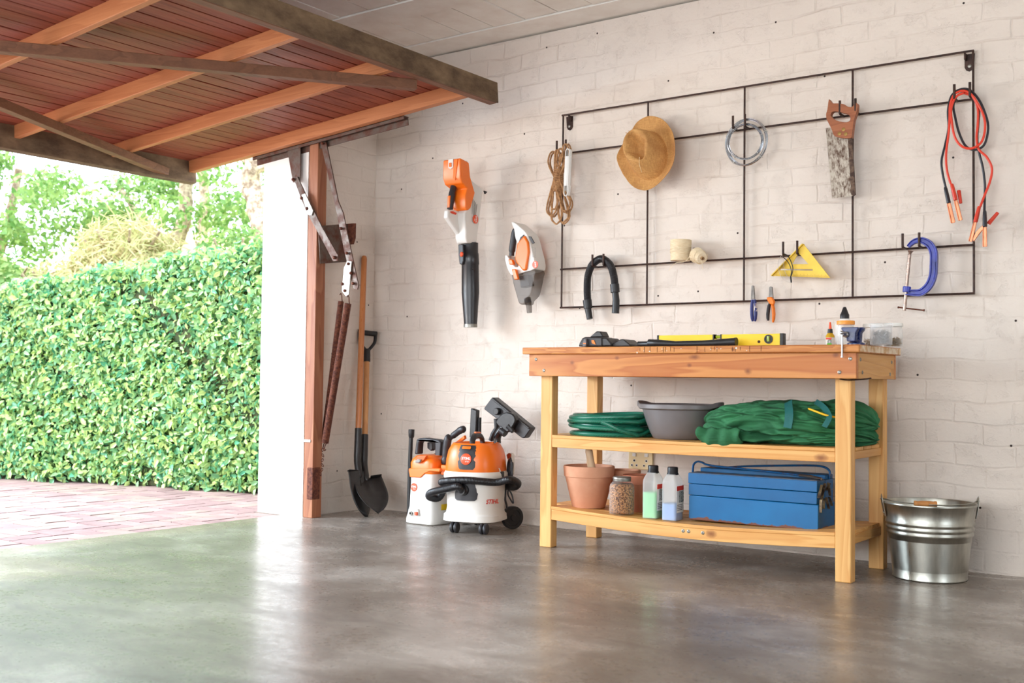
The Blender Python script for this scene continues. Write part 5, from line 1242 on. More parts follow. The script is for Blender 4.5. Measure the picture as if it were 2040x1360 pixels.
# wall socket
so = thing('wall_socket', 'cream double power socket on the brick wall behind the pots', 'socket', (1.787, 0, .368))
cream = plain('cream_plastic', rgb(238, 218, 170), .4, var=.03)
sx0, sx1, sz0, sz1 = 1.722, 1.855, .325, .41
part('socket_plate', MB().box(sx0, sx1, -.012, 0, sz0, sz1), cream, so, bevel=.003)
dk = plain('socket_hole', rgb(40, 26, 20), .7); wh = plain('white_plastic', rgb(240, 238, 232))
for cx_ in (1.755, 1.822):
    for dx_, dz_, r_ in ((0, .015, .005), (-.013, -.008, .0042), (.013, -.008, .0042)):
        part('hole_ring', MB().lathe([(r_+.0025, 0), (r_+.0025, .0012), (r_, .0012)], (cx_+dx_, -.012, .353+dz_), 16, (0, -1, 0)), wh, so)
        part('pin_hole', MB().lathe([(r_, 0), (r_, .0016)], (cx_+dx_, -.012, .353+dz_), 14, (0, -1, 0)), dk, so)
    part('switch', MB().box(cx_-.01, cx_+.01, -.016, -.011, .388, .404), wh, so, bevel=.001)
# blue cantilever toolbox
tbl = two_tone('blue_toolbox_paint', rgb(12, 100, 156), rgb(8, 88, 140), 6, .3, .7, .38, bump=.1)
tbm = NT('chipped_blue_paint'); v = tbm.coord(); n1 = tbm.noise(v, 20, 8, .7); sep = tbm.n('ShaderNodeSeparateXYZ'); tbm.link(v, sep.inputs[0])
edge_ = tbm.ramp(tbm.math('ADD', tbm.math('MULTIPLY', sep.outputs['Z'], -28), tbm.math('MULTIPLY', n1, 1.6)), [(.52, 0), (.6, 1)])
scr = tbm.ramp(tbm.noise(tbm.coord((8, 40, 40)), 1.5, 6, .8), [(.68, 0), (.72, .6)])
c_ = tbm.mix(edge_, tbm.mix(scr, tbm.ramp(tbm.noise(v, 5, 3), [(.3, rgb(8, 92, 146)), (.7, rgb(18, 108, 164))]), rgb(120, 170, 205)), rgb(112, 66, 50))
tbm.col(c_); tbm.rough(.36); tbm = tbm.m
x0, x1 = 2.296, 2.855; yf, yb = -.5, -.315; zz = S2+sag(2.6)+.004
tbx = thing('blue_toolbox', 'battered blue metal cantilever toolbox with rusty edges on the bottom shelf', 'toolbox', (x0, yf, zz))
part('bottom_tray', MB().box(x0, x1+.003, yf, yb, zz, zz+.102), tbm, tbx, bevel=.003)
part('middle_tray', MB().box(x0-.002, x1-.003, yf+.001, -.412, zz+.104, zz+.150), tbl, tbx, bevel=.002)
part('middle_tray', MB().box(x0-.002, x1-.003, -.404, yb-.001, zz+.104, zz+.150), tbl, tbx, bevel=.002)
part('top_tray', MB().box(x0-.004, x1-.002, yf+.001, -.412, zz+.152, zz+.195), tbl, tbx, bevel=.002)
part('top_tray', MB().box(x0-.004, x1-.002, -.404, yb-.001, zz+.152, zz+.195), tbl, tbx, bevel=.002)
dust = two_tone('dusty_blue_lid', rgb(120, 108, 98), rgb(50, 92, 130), 14, .35, .65, .75)
part('lid', MB().box(x0-.002, x1-.004, yf+.003, -.412, zz+.195, zz+.1975), dust, tbx, smooth=False)
part('lid', MB().box(x0+.005, x1-.006, -.404, yb+.003, zz+.195, zz+.213), tbl, tbx, bevel=.003)
def flatbar(pts, w_, t_, nm, m_):
    part(nm, MB().tube(catmull(pts, 6), w_, 10, flat=t_), m_, tbx)
wornb = two_tone('worn_blue_bar', rgb(30, 92, 146), rgb(84, 62, 54), 30, .5, .68, .35, metal=.3, bump=.1)
h1 = [(2.2988,-0.47,0.3664),(2.3001,-0.47,0.3894),(2.3044,-0.47,0.4061),(2.3203,-0.47,0.4168),(2.3419,-0.47,0.4146),(2.3849,-0.47,0.4039),(2.5792,-0.47,0.3956),(2.7706,-0.47,0.3868),(2.8027,-0.47,0.3838),(2.8596,-0.47,0.375)]
flatbar(h1[:-1], .007, .6, 'handle', wornb)
part('handle_grip', MB().tube([(2.7726,-0.475,0.386),(2.8173,-0.475,0.3838),(2.8615,-0.475,0.3773)], [.012, .013, .010], 14, flat=.5), plain('chrome', rgb(210, 208, 206)), tbx, label='bare metal end of the front handle')
h2 = [(2.2882,-0.36,0.371),(2.354,-0.36,0.3841),(2.4966,-0.36,0.4006),(2.641,-0.36,0.4111),(2.7737,-0.36,0.419),(2.8255,-0.36,0.4169),(2.8499,-0.36,0.4045),(2.855,-0.36,0.3861),(2.8512,-0.36,0.3703)]
flatbar(h2, .0065, .7, 'handle', wornb)
brs = two_tone('grimy_steel', rgb(140, 122, 92), rgb(70, 56, 46), 40, .4, .6, .45, metal=.6)
for k, (p, q) in enumerate(zip([(2.863,-0.4756,0.3543),(2.863,-0.4448,0.3582),(2.863,-0.4136,0.3591),(2.863,-0.389,0.3544),(2.863,-0.489,0.2976),(2.863,-0.4583,0.2999),(2.863,-0.4273,0.3017),(2.863,-0.3959,0.3011)], [(2.863,-0.5093,0.3053),(2.863,-0.4856,0.2942),(2.863,-0.3924,0.3051),(2.863,-0.4239,0.3291),(2.863,-0.4922,0.2463),(2.863,-0.465,0.259),(2.863,-0.3957,0.2529),(2.863,-0.3658,0.2627)])):
    part('hinge_arm', MB().bar(Vector(p)+Vector((.0016*(k % 3), 0, 0)), Vector(q)+Vector((.0016*(k % 3), 0, 0)), .0022, .011, up_=(1, 0, 0)), brs, tbx, bevel=.0005, seg=1)
# galvanised bucket
gv = NT('galvanised_sheet'); v = gv.coord(); n1 = gv.noise(gv.coord((1, 1, .25)), 16, 5, .6); vo = gv.n('ShaderNodeTexVoronoi', i_Scale=60.0); gv.link(v, vo.inputs['Vector'])
gv.col(gv.ramp(n1, [(.3, rgb(150, 150, 142)), (.7, rgb(196, 194, 184))])); gv.b.inputs['Metallic'].default_value = 1
gv.rough(gv.ramp(n1, [(.3, .26), (.7, .42)])); gv.bump(vo.outputs['Distance'], .06, .002); gv = gv.m
bc = (3.213, -.247, 0); bk_ = thing('galvanised_bucket', 'shiny galvanised metal bucket with wooden grip standing right of the workbench', 'bucket', bc)
pf = [(.136, 0), (.1385, .002), (.139, .006), (.1375, .009), (.141, .05), (.1545, .168)]
for zc in (.178, .198, .218): pf += [(.156+(zc-.178)*.12, zc-.009), (.1605+(zc-.178)*.12, zc-.004), (.1605+(zc-.178)*.12, zc+.003), (.1575+(zc-.178)*.12, zc+.008)]
pf += [(.1715, .284), (.1745, .286), (.176, .290), (.1745, .294), (.171, .293), (.168, .285), (.158, .2), (.138, .02), (.001, .012)]
part('bucket_body', MB().lathe([(.001, .003)]+pf, bc, 72, caps=False), gv, bk_, angle=.9)
for s, ang_ in ((1, .47), (-1, .47+PI)):
    d = Vector((math.cos(ang_), math.sin(ang_), 0)); p = Vector(bc)+d*.1735; tdir = d.cross(Vector((0, 0, 1)))
    e = MB(); pts = [(-.02, .235), (.02, .235), (.02, .285), (.014, .31), (0, .322), (-.014, .31), (-.02, .285)]
    vs = [p+tdir*u+Vector((0, 0, z_))+d*((z_-.29)*.11+(.004 if z_ > .28 else -.0)) for u, z_ in pts]; vs += [q+d*.0025 for q in vs]
    e.add(vs, [tuple(reversed(range(7))), tuple(range(7, 14))]+[(i, (i+1) % 7, (i+1) % 7+7, i+7) for i in range(7)])
    part('ear', e, gv, bk_, bevel=.0006, seg=1)
    for u in (-.011, .011): part('rivet', MB().lathe([(.0045, 0), (.003, .002)], p+tdir*u+Vector((0, 0, .25))-d*.0005, 10, tuple(d)), gv, bk_)
d = Vector((math.cos(.47), math.sin(.47), 0)); nrm_ = Vector((d.y, -d.x, 0)); ctr = Vector(bc)
bl_ = [ctr+d*.187+Vector((0, 0, .302)), ctr+d*.176+Vector((0, 0, .302)), ctr+d*.165+nrm_*.02+Vector((0, 0, .301)), ctr+d*.13+nrm_*.085+Vector((0, 0, .2995)), ctr+d*.06+nrm_*.14+Vector((0, 0, .2985)), ctr-d*.0+nrm_*.1585+Vector((0, 0, .2985)),
       ctr-d*.06+nrm_*.14+Vector((0, 0, .2985)), ctr-d*.13+nrm_*.085+Vector((0, 0, .2995)), ctr-d*.165+nrm_*.02+Vector((0, 0, .301)), ctr-d*.176+Vector((0, 0, .302)), ctr-d*.187+Vector((0, 0, .302))]
part('bail', MB().tube(catmull(bl_, 6), .0024, 8), gv, bk_)
gp_ = ctr-d*.045+nrm_*.143+Vector((0, 0, .301)); gd = (d*.95-nrm_*-.22).normalized()
part('wooden_grip', MB().lathe([(.006, -.042), (.0105, -.041), (.0115, -.034), (.0095, -.03), (.0115, -.016), (.0118, 0), (.0115, .016), (.0095, .03), (.0115, .034), (.0105, .041), (.006, .042)], gp_, 18, tuple(d)), wood('grip_wood', rgb(216, 154, 90), rgb(180, 116, 62), 'x', 1, rough=.4, seed=61), bk_)
# ---------------------------------------------------------------- power tools
ora = plain('tool_orange', rgb(246, 118, 24), .34, var=.03, vscale=4, spec=.6)
wht = plain('tool_white', rgb(226, 222, 216), .42, var=.03, vscale=4)
dgy = plain('tool_dark_grey', rgb(44, 42, 46), .45, var=.06)
lgo = plain('logo_orange', rgb(232, 84, 40), .35, var=.02); wlt = plain('logo_white', rgb(245, 240, 235), .5, var=0); rlt = plain('logo_red', rgb(214, 60, 40), .45, var=0)
def logo(par, c, xdir, ydir, r, sub='', m_=None):
    x = Vector(xdir).normalized(); y = Vector(ydir); y = (y-x*y.dot(x)).normalized(); n = x.cross(y); c = Vector(c)
    b = part('logo_badge', MB().rings([[c+x*(math.cos(2*PI*i/32)*rr)+y*(math.sin(2*PI*i/32)*rr)+n*h for i in range(32)] for rr, h in ((r, -.001), (r, .0008), (r*.96, .0014))]), m_ or lgo, par)
    ORG[b.name] = ORG[par.name]
    text('logo_lettering', 'STIHL', r*.62, c+n*.0022+y*r*.12, (x, y), wlt, b, bold=.03)
    if sub: text('logo_lettering', sub, r*.3, c+n*.0022-y*r*.42+x*r*.2, (x, y), wlt, b, bold=.01)
    return b
# ---- leaf blower hanging on the wall: side profile lies in the YZ plane
XR, XL = .862, .752
bw = thing('leaf_blower', 'orange and white battery leaf blower with long black tube hanging nozzle down on the wall', 'leaf blower', (.82, -.02, 1.45))
wp = [(-0.242,1.8983),(-0.2112,1.9035),(-0.2022,1.8123),(-0.1319,1.7895),(-0.08,1.7695),(-0.082,1.7443),(-0.0985,1.648),(-0.1094,1.5791),(-0.1204,1.518),(-0.1256,1.4763),(-0.2071,1.4676),(-0.2219,1.4954),(-0.2228,1.5359),(-0.2357,1.5932),(-0.2364,1.6263),(-0.211,1.6555)]
part('white_housing', MB().prism(wp, XL+.03, XR-.006, 'x'), wht, bw, bevel=.008, seg=3)
op = [(-0.2808,1.9028),(-0.2359,1.8897),(-0.2048,1.823),(-0.1599,1.7383),(-0.1954,1.6539),(-0.2107,1.6422),(-0.2307,1.6366),(-0.2393,1.6517),(-0.243,1.7175),(-0.2272,1.753),(-0.2724,1.7778)]
part('motor_cover', MB().prism(op, XL+.028, XR+.004, 'x'), ora, bw, bevel=.006, seg=3)
# battery bay block at the top (front face towards the room)
fy = (-0.2832,1.9038)[0]; zt = (-0.2832,1.9038)[1]; zb = (-0.2957,1.7743)[1]
bay = MB().prism([(fy-.004, zt), (fy+.07, zt-.012), (fy+.085, zt-.1), (fy+.07, zb-.02), (fy+.012, zb), (fy-.004, zb+.03)], XL-.004, XR+.003, 'x')
part('battery_bay', bay, ora, bw, bevel=.006, seg=3)
part('battery_latch', MB().prism([(XL+.034, zt-.045), (XL+.034, zt+.0015), (XL+.068, zt+.0015), (XL+.068, zt-.045), (XL+.051, zt-.055)], fy-.009, fy-.003), wht, bw, bevel=.003)
part('battery_latch', MB().box(XL+.043, XL+.059, fy-.014, fy-.008, zt-.042, zt-.02), ora, bw, bevel=.002)
part('panel_wedge', MB().prism([(XL+.072, zt-.005), (XL+.098, zt-.004), (XL+.082, zt-.115), (XL+.066, zt-.1)], fy-.008, fy-.002), ora, bw, bevel=.002)
hb = [(0.79,-0.2459,1.774),(0.79,-0.259,1.7291),(0.79,-0.2686,1.6833),(0.79,-0.2747,1.6441)]
part('handle_neck', MB().tube([(0.79,-0.2203,1.7883),(0.79,-0.2414,1.7799),(0.79,-0.2481,1.7677)], [.02, .02, .016], 16), wht, bw, bevel=.002)
part('handle', MB().tube(catmull(hb, 5), [.0165]*5+[.018]*6+[.0165]*5, 14), dgy, bw)
part('trigger', MB().prism([(-0.2889,1.7115),(-0.2751,1.7157),(-0.2807,1.6521),(-0.2899,1.6472)], .782, .798, 'x'), ora, bw, bevel=.003)
part('trigger', MB().prism([(-0.2324,1.6883),(-0.2109,1.6727),(-0.2317,1.6513),(-0.241,1.6486)], .782, .798, 'x'), ora, bw, bevel=.003)
part('red_button', MB().prism([(-0.3017,1.6279),(-0.2763,1.6313),(-0.2458,1.6249),(-0.2526,1.6137),(-0.2992,1.618)], .78, .815, 'x'), plain('red_button', rgb(220, 70, 40), .4), bw, bevel=.004)
fp = [(-0.3165,1.6323),(-0.268,1.6409),(-0.183,1.6336),(-0.1459,1.5784),(-0.1438,1.4776),(-0.2118,1.474),(-0.2209,1.5159),(-0.3202,1.5923)]
part('front_frame', MB().prism(fp, .782, .812, 'x'), wht, bw, bevel=.007, seg=3)
for k in range(4):
    a = [(0.863,-0.1557,1.7038),(0.863,-0.1459,1.6955),(0.863,-0.1336,1.6882),(0.863,-0.1679,1.7095)][k]; z0_, z1_ = a[2]-.005, a[2]-.085
    part('air_slot', MB().tube([(XR-.004, a[1], z0_), (XR-.004, a[1]-.004*(k % 3)-.006, z1_)], .0022, 6), plain('slot_grey', rgb(170, 164, 158), .6), bw)
part('side_vent', MB().prism([(-.07, 1.765), (-.045, 1.762), (-.06, 1.748)], XR-.012, XR-.003, 'x'), dgy, bw)
lc = (0.866,-0.1502,1.6007)
logo(bw, (XR+.0005, lc[1], lc[2]), (0, 0, -1), (0, 1, 0), .023, 'BGA')
ty = -.142; TX = .824
zz_ = [(0.8134,1.4777)[1], (0.8162,1.4214)[1], (0.8247,1.3611)[1], (0.8337,1.2116)[1], (0.8457,1.0462)[1], (0.846,1.0291)[1]]
xs_ = [TX-.005, TX-.004, TX, TX+.004, TX+.008, TX+.008]
part('blower_tube', MB().rings([[Vector((xs_[i]+math.cos(2*PI*k/32)*r, ty+math.sin(2*PI*k/32)*r*.9, z_)) for k in range(32)] for i, z_, r in ((0, zz_[0], .047), (1, zz_[1]+.004, .047), (1, zz_[1], .0495), (2, zz_[2]+.003, .0495), (2, zz_[2], .0475), (3, zz_[3], .0485), (4, zz_[4], .0365))]), plain('tube_black', rgb(32, 31, 34), .33, var=.05, spec=.6), bw, angle=.9)
part('metal_ring', MB().lathe([(.0372, zz_[4]), (.038, zz_[4]-.002), (.038, zz_[5]), (.033, zz_[5])], (xs_[4], ty, 0), 32, sy=.9), plain('zinc', rgb(200, 195, 188)), bw)
part('tube_bracket', MB().prism([(0.7862,1.4668),(0.8203,1.4646),(0.8236,1.3791),(0.8154,1.3572),(0.7964,1.3619),(0.789,1.4107)], -.2, -.17), dgy, bw, bevel=.004)
part('lock_button', MB().lathe([(.013, 0), (.013, .005), (.009, .008)], (0.814,-0.2,1.412), 18, (-.3, -1, 0)), lgo, bw)
# ---- handheld vacuum on the wall; profile also in a plane turned towards the room
hv = thing('handheld_vacuum', 'small orange and white handheld vacuum with smoky dust cup hanging beside the leaf blower', 'hand vacuum', (1.13, -.02, 1.34))
yv = -.11
wp2 = [(1.0898,1.5634),(1.1077,1.5679),(1.1437,1.5448),(1.184,1.5092),(1.202,1.4826),(1.2202,1.4273),(1.2383,1.3793),(1.2417,1.318),(1.1293,1.2944),(1.0935,1.2961),(1.0585,1.3527),(1.0561,1.3954),(1.0831,1.3953),(1.1271,1.4585),(1.1158,1.503),(1.1439,1.5302)]
part('white_shell', MB().prism(smooth2([(1.0916,1.5662),(1.1122,1.5668),(1.1482,1.5408),(1.184,1.5114),(1.2047,1.4788),(1.2229,1.4235),(1.2392,1.3721),(1.2417,1.3187),(1.1823,1.3064),(1.1293,1.2944),(1.0917,1.2962),(1.0621,1.3489),(1.0543,1.3933),(1.0696,1.3961),(1.1035,1.3504),(1.1376,1.334),(1.1526,1.4132),(1.127,1.4658),(1.1159,1.4957),(1.11,1.5326)], 2), -.145, -.045), wht, hv, bevel=.012, seg=3)
part('orange_body', MB().prism([(1.1833,1.4939),(1.2083,1.4562),(1.2134,1.4056),(1.1971,1.3131),(1.1751,1.312),(1.1348,1.3559),(1.1265,1.3781),(1.1397,1.4534),(1.1641,1.4771)], -.158, -.04), ora, hv, bevel=.008, seg=3)
part('handle_grip', MB().tube(catmull([(1.1135,-0.12,1.541),(1.0977,-0.12,1.5166),(1.0893,-0.12,1.4733),(1.0827,-0.12,1.4299),(1.0796,-0.12,1.3972)], 5), [.009]*3+[.017]*14+[.013]*4, 14), dgy, hv)
part('vent', MB().prism([(1.2035,1.4889),(1.2184,1.4857),(1.2415,1.4505),(1.2276,1.4478)], -.148, -.14), dgy, hv, bevel=.001)
part('inner_shadow_panel', MB().prism([(1.1552,1.4849),(1.1771,1.4979),(1.173,1.4765),(1.1449,1.4603)], -.15, -.14), dgy, hv, bevel=.001)
part('switch', MB().prism([(1.0854,1.3753),(1.1123,1.3716),(1.1198,1.3459),(1.093,1.3473)], -.16, -.14), ora, hv, bevel=.004)
part('release_latch', MB().prism([(1.1131,1.3221),(1.1398,1.3208),(1.1564,1.2674),(1.1316,1.2663)], -.168, -.15), ora, hv, bevel=.004)
for k in range(3):
    a = [(1.2282,-0.1455,1.4328),(1.2369,-0.1455,1.4308),(1.2456,-0.1455,1.4274)][k]; part('air_slot', MB().tube([Vector(a), Vector(a)+Vector((.004, 0, -.055))], .0015, 6), plain('slot_grey', rgb(170, 164, 158)), hv)
logo(hv, (1.2471,-0.146,1.3401), (.15, 0, -1), (1, 0, .15), .0185)
smk = translucent('smoky_plastic', rgb(84, 68, 56), .55)
cupp = [(1.0935,1.2924),(1.1292,1.2966),(1.2417,1.3172),(1.2404,1.2785),(1.2288,1.2286),(1.2145,1.1859),(1.1841,1.1617),(1.1756,1.1403),(1.1446,1.1449),(1.1308,1.178)]
part('dust_cup', MB().prism(smooth2(cupp, 2), -.14, -.055), smk, hv, bevel=.01, seg=3)
part('filter', MB().prism([(1.1294,1.2872),(1.1824,1.2956),(1.1964,1.2371),(1.139,1.2286)], -.12, -.075), dgy, hv, bevel=.004)
part('inlet_tube', MB().tube([(1.1709,-0.1,1.1658),(1.1802,-0.1,1.1294),(1.1823,-0.1,1.099)], [.017, .0155, .0135], 16), smk, hv)
part('inlet_collar', MB().tube([(1.1663,-0.1,1.1768),(1.1755,-0.1,1.1476)], [.018, .018], 16), dgy, hv, bevel=.002)
# ---- pressure washer on the floor
px_, py_ = .682, -.262
pw_ = thing('pressure_washer', 'compact white and orange pressure washer with black carry handle, left of the wet vacuum', 'pressure washer', (px_, py_, 0))
part('white_body', MB().rings([serect(px_, py_, hx, hy, z, 5, 48) for z, hx, hy in ((0, .098, .105), (.006, .104, .112), (.028, .104, .112), (.045, .099, .108), (.09, .091, .098), (.2, .087, .094), (.27, .086, .092))]), wht, pw_, angle=.8)
part('orange_hood', MB().rings([serect(px_, py_, hx, hy, z, 4.5, 48) for z, hx, hy in ((.262, .089, .095), (.27, .0905, .0965), (.315, .0905, .0965), (.335, .082, .09), (.352, .062, .075), (.356, .05, .06))]), ora, pw_, angle=.7)
part('orange_bib', MB().prism([(0.6032,0.2851),(0.8155,0.2971),(0.8135,0.2776),(0.7487,0.2781),(0.713,0.2639),(0.6853,0.2408),(0.6122,0.2394),(0.6034,0.2716)], -.361, -.34), ora, pw_, bevel=.004)
part('bib_recess', MB().prism([(0.6513,0.3433),(0.6673,0.3552),(0.7275,0.3581),(0.708,0.3309),(0.6842,0.3156),(0.6542,0.3189)], -.364, -.35), plain('deep_orange', rgb(226, 96, 16), .4), pw_, bevel=.003)
part('switch_knob', MB().prism([(0.6558,0.3253),(0.675,0.3385),(0.6976,0.336),(0.6898,0.3197),(0.6616,0.3164)], -.375, -.36), plain('grey_knob', rgb(150, 146, 140), .4), pw_, bevel=.003)
ho = [(0.5615,0.352),(0.5733,0.4312),(0.5955,0.4396),(0.6325,0.4423),(0.73,0.4364),(0.7463,0.4228),(0.7397,0.3422),(0.7034,0.3466),(0.7022,0.4147),(0.6858,0.4252),(0.6016,0.4242),(0.5919,0.41),(0.5888,0.3534)]
part('carry_handle', MB().prism(ho, -.27, -.225), dgy, pw_, bevel=.008, seg=3)
part('handle_hub', MB().prism([(0.6075,0.4157),(0.6403,0.4171),(0.6451,0.3797),(0.633,0.3698),(0.608,0.3843)], -.22, -.19), dgy, pw_, bevel=.004)
logo(pw_, (0.6394,-0.358,0.1891), (1, 0, 0), (0, 0, 1), .0215, 'RE 80')
part('outlet_recess', MB().prism([(0.6185,0.078),(0.6817,0.0799),(0.6961,0.0445),(0.6111,0.0394)], -.3745, -.36), plain('recess_grey', rgb(206, 202, 196), .5), pw_, bevel=.002)
part('outlet', MB().lathe([(.0095, 0), (.0095, .008), (.006, .008), (.006, .001)], (0.6381,-0.374,0.0556), 20, (0, -1, 0)), plain('zinc', rgb(200, 195, 188)), pw_)
part('outlet_core', MB().lathe([(.006, 0), (.006, .004)], (0.6381,-0.374,0.0556), 16, (0, -1, 0)), blkp, pw_)
part('inlet_plug', MB().prism([(0.667,0.0653),(0.684,0.0654),(0.6843,0.0484),(0.6698,0.0484)], -.386, -.373), lgo, pw_, bevel=.002)
part('yellow_label', MB().box(px_+.0965, px_+.0985, -.3, -.24, .075, .105), plain('warning_yellow', rgb(230, 190, 30), .5), pw_)
mbh = MB()
for k in range(7):
    a0 = k*.12; mbh.tube([(px_-.03+.115*math.cos(a), -.15+.012*(k % 3)-.006, .20+.03*(k % 2)+.13*math.sin(a)) for a in [i*2*PI/28 for i in range(28)]], .0045, 6, closed=True)
part('coiled_hose', mbh, bkc, pw_)
lance = thing('spray_lance', 'black spray lance standing upright at the left side of the pressure washer', 'lance', (0.4745,-0.21,0.1356))
part('lance_tube', MB().tube([(0.4857,-0.21,0.4357),(0.4818,-0.21,0.3271),(0.4787,-0.21,0.1359)]+[((0.4794,0.0089)[0], -.21, .001)], .0115, 16), blkp, lance)
part('lance_head', MB().lathe([(.012, 0), (.0155, .006), (.0165, .03), (.0165, .045), (.013, .045), (.012, .02)], (0.4882,-0.21,0.4345), 20), blkp, lance)
gun = thing('spray_gun', 'black and orange spray gun stored between the pressure washer and the wet vacuum', 'spray gun', (0.7851,-0.27,0.2842))
part('gun_grip', MB().tube(catmull([(0.7849,-0.28,0.3124),(0.7867,-0.28,0.3461),(0.7914,-0.28,0.3953),(0.8008,-0.28,0.4447),(0.8101,-0.28,0.4542)], 6), [.019, .021, .022, .0225, .0225, .022, .019, .019, .02, .02, .02, .02, .02, .021, .021, .021, .021, .021, .02, .0195, .019, .018, .017, .015, .012], 16), dgy, gun)
part('gun_body', MB().tube(catmull([(0.7451,-0.2,0.4395),(0.7847,-0.2,0.4659),(0.8241,-0.2,0.489),(0.8492,-0.2,0.493)], 6), [.013]*4+[.017]*6+[.019]*6+[.017, .014, .010], 16), dgy, gun)
part('trigger', MB().prism([(0.7859,0.4109),(0.8173,0.4308),(0.8656,0.4635),(0.8706,0.4453),(0.8254,0.4188),(0.794,0.402)], -.23, -.21), ora, gun, bevel=.003)
part('holder', MB().prism([(0.7859,0.311),(0.8276,0.3103),(0.8285,0.2618),(0.7868,0.2593)], -.32, -.24), ora, gun, bevel=.005)
# ---- wet and dry vacuum
vx_, vy_ = 1.03, -.335; FR = math.atan2(-.95, .31)       # heading of its front
vd = thing('wet_vacuum', 'white and orange wet and dry vacuum on casters with black hose round its body', 'vacuum cleaner', (vx_, vy_, 0))
def vs_(z, r, p=2.6, n=64): return serect(vx_, vy_, r, r, z, p, n, FR)
part('tank', MB().rings([vs_(.045, .115), vs_(.05, .125), vs_(.056, .148, 3.2), (vs_(.085, .146, 3.2)), vs_(.093, .139, 2.8), vs_(.12, .136), vs_(.26, .143), vs_(.268, .146)]), wht, vd, angle=.7)
part('lid_rim', MB().rings([vs_(.262, .150), vs_(.268, .154), vs_(.288, .153), vs_(.294, .148), vs_(.32, .142)]), wht, vd, angle=.7)
part('orange_head', MB().rings([vs_(.29, .1455), vs_(.296, .147), vs_(.36, .143, 2.5), vs_(.40, .134, 2.5), vs_(.427, .119, 2.5), vs_(.437, .112, 2.5), vs_(.4375, .104, 2.5), vs_(.425, .098, 2.5)]), ora, vd, angle=.9)
F = Vector((math.cos(FR), math.sin(FR), 0)); Sd = Vector((-F.y, F.x, 0)); VC = Vector((vx_, vy_, 0)); UPV = Vector((0, 0, 1))
def vpt(ang_, r, z): # polar point round the vacuum, angle measured from its front
    return VC+F*(math.cos(ang_)*r)+Sd*(math.sin(ang_)*r)+UPV*z
def patch(z_u, rfun, th, nm, mat_, par, seg=10):   # curved shield: list of (z, half angle)
    rings_ = []
    for z, (a0, a1) in z_u:
        r = rfun(z); rings_.append([vpt(a0+(a1-a0)*k/seg, r+th, z) for k in range(seg+1)]+[vpt(a1+(a0-a1)*k/seg, r-.004, z) for k in range(seg+1)])
    return part(nm, MB().rings(rings_), mat_, par, angle=.9)
hr = lambda z: float(np.interp(z, [.29, .296, .36, .40, .427, .437], [.1455, .147, .143, .134, .119, .112]))
patch([(.312, (-.22, .24)), (.322, (-.28, .30)), (.35, (-.32, .34)), (.38, (-.38, .42)), (.402, (-.45, .52)), (.418, (-.52, .66)), (.43, (-.52, .78))], hr, .004, 'front_panel', dgy, vd)
patch([(.412, (-.2, .12)), (.42, (-.22, .14)), (.425, (-.2, .12))], hr, .008, 'switch', ora, vd)
lg = vpt(.0, .1495, .363); logo(vd, lg+F*.0, Sd, (F*-.15+UPV), .028, 'SE 62')
for sgn in (-1, 1): patch([(.275, (sgn*1.0-.3, sgn*1.0+.3)), (.30, (sgn*1.0-.3, sgn*1.0+.3)), (.318, (sgn*1.0-.2, sgn*1.0+.2))], lambda z: .149, .003, 'rim_step', wht, vd)
# carry handle on top
hdl = [vpt(.1, .085, .43), vpt(.1, .08, .452), vpt(.1, .05, .468), vpt(PI, .01, .472), vpt(PI, .06, .466), vpt(PI, .085, .45), vpt(PI, .09, .432)]
part('carry_handle', MB().tube(catmull(hdl, 5), .0165, 12, flat=.75), dgy, vd)
part('handle_insert', MB().tube([vpt(.1, .03, .487), vpt(PI, .05, .483)], .006, 8), ora, vd)
# shoulder latch, hose port
patch([(.160, (-.34, .30)), (.168, (-.42, .38)), (.25, (-.50, .50)), (.262, (-.34, .34))], lambda z: .1405, .006, 'port_plate', dgy, vd)
pc = vpt(-.06, .142, .212)
part('hose_port', MB().lathe([(.026, 0), (.027, .012), (.024, .014), (.022, .03)], pc, 28, tuple((F-Sd*.25).normalized())), blkp, vd, angle=.9)
hpts = [pc+F*.02-Sd*.006, (1.0615,-0.52,0.2317), (0.995,-0.52,0.2175), (0.9032,-0.5,0.1965), (0.8329,-0.46,0.1768), (0.785,-0.4,0.1508), (0.7939,-0.34,0.1436), vpt(-1.9, .19, .2), vpt(-2.5, .175, .21), vpt(-3.1, .17, .215), vpt(2.6, .17, .22), vpt(2.1, .175, .225),
        (1.1048,-0.19,0.215), (1.2002,-0.24,0.219), (1.2632,-0.3,0.2466), (1.2758,-0.385,0.2704), vpt(.95, .178, .252), vpt(.5, .168, .258), vpt(.1, .166, .262), vpt(-.35, .167, .258), vpt(-.8, .17, .248), vpt(-1.25, .172, .236), vpt(-1.75, .168, .23), vpt(-2.3, .16, .235), vpt(-2.9, .155, .245), vpt(-3.3, .16, .3)]
part('ribbed_hose', corrugated(catmull(hpts, 10), .0185, .0065, .002, 14), bh, vd, angle=1.3)
for nm_, (cx_, cy_) in (('caster', (1.0131,-0.4965)), ('caster', (1.1619,-0.4553)), ('caster', (.93, -.2))):
    cxx, cyy = cx_, cy_+.018
    cs_ = part(nm_, MB().tube([(cxx-.014, cyy+.01, .048), (cxx-.014, cyy, .03)], .01, 10), dgy, vd)
    wdir = Vector((math.cos(.25), math.sin(.25), 0))
    for s_ in (-1, 1): part('wheel', MB().lathe([(.016, -.007), (.0245, -.007), (.0262, -.003), (.0262, .003), (.0245, .007), (.012, .008)], Vector((cxx, cyy, .0263))+wdir*(s_*.0105), 20, tuple(wdir)), dgy, cs_)
wc_ = Vector((1.15, -.185, .058)); wdir = Vector((.9, -.42, 0)).normalized()
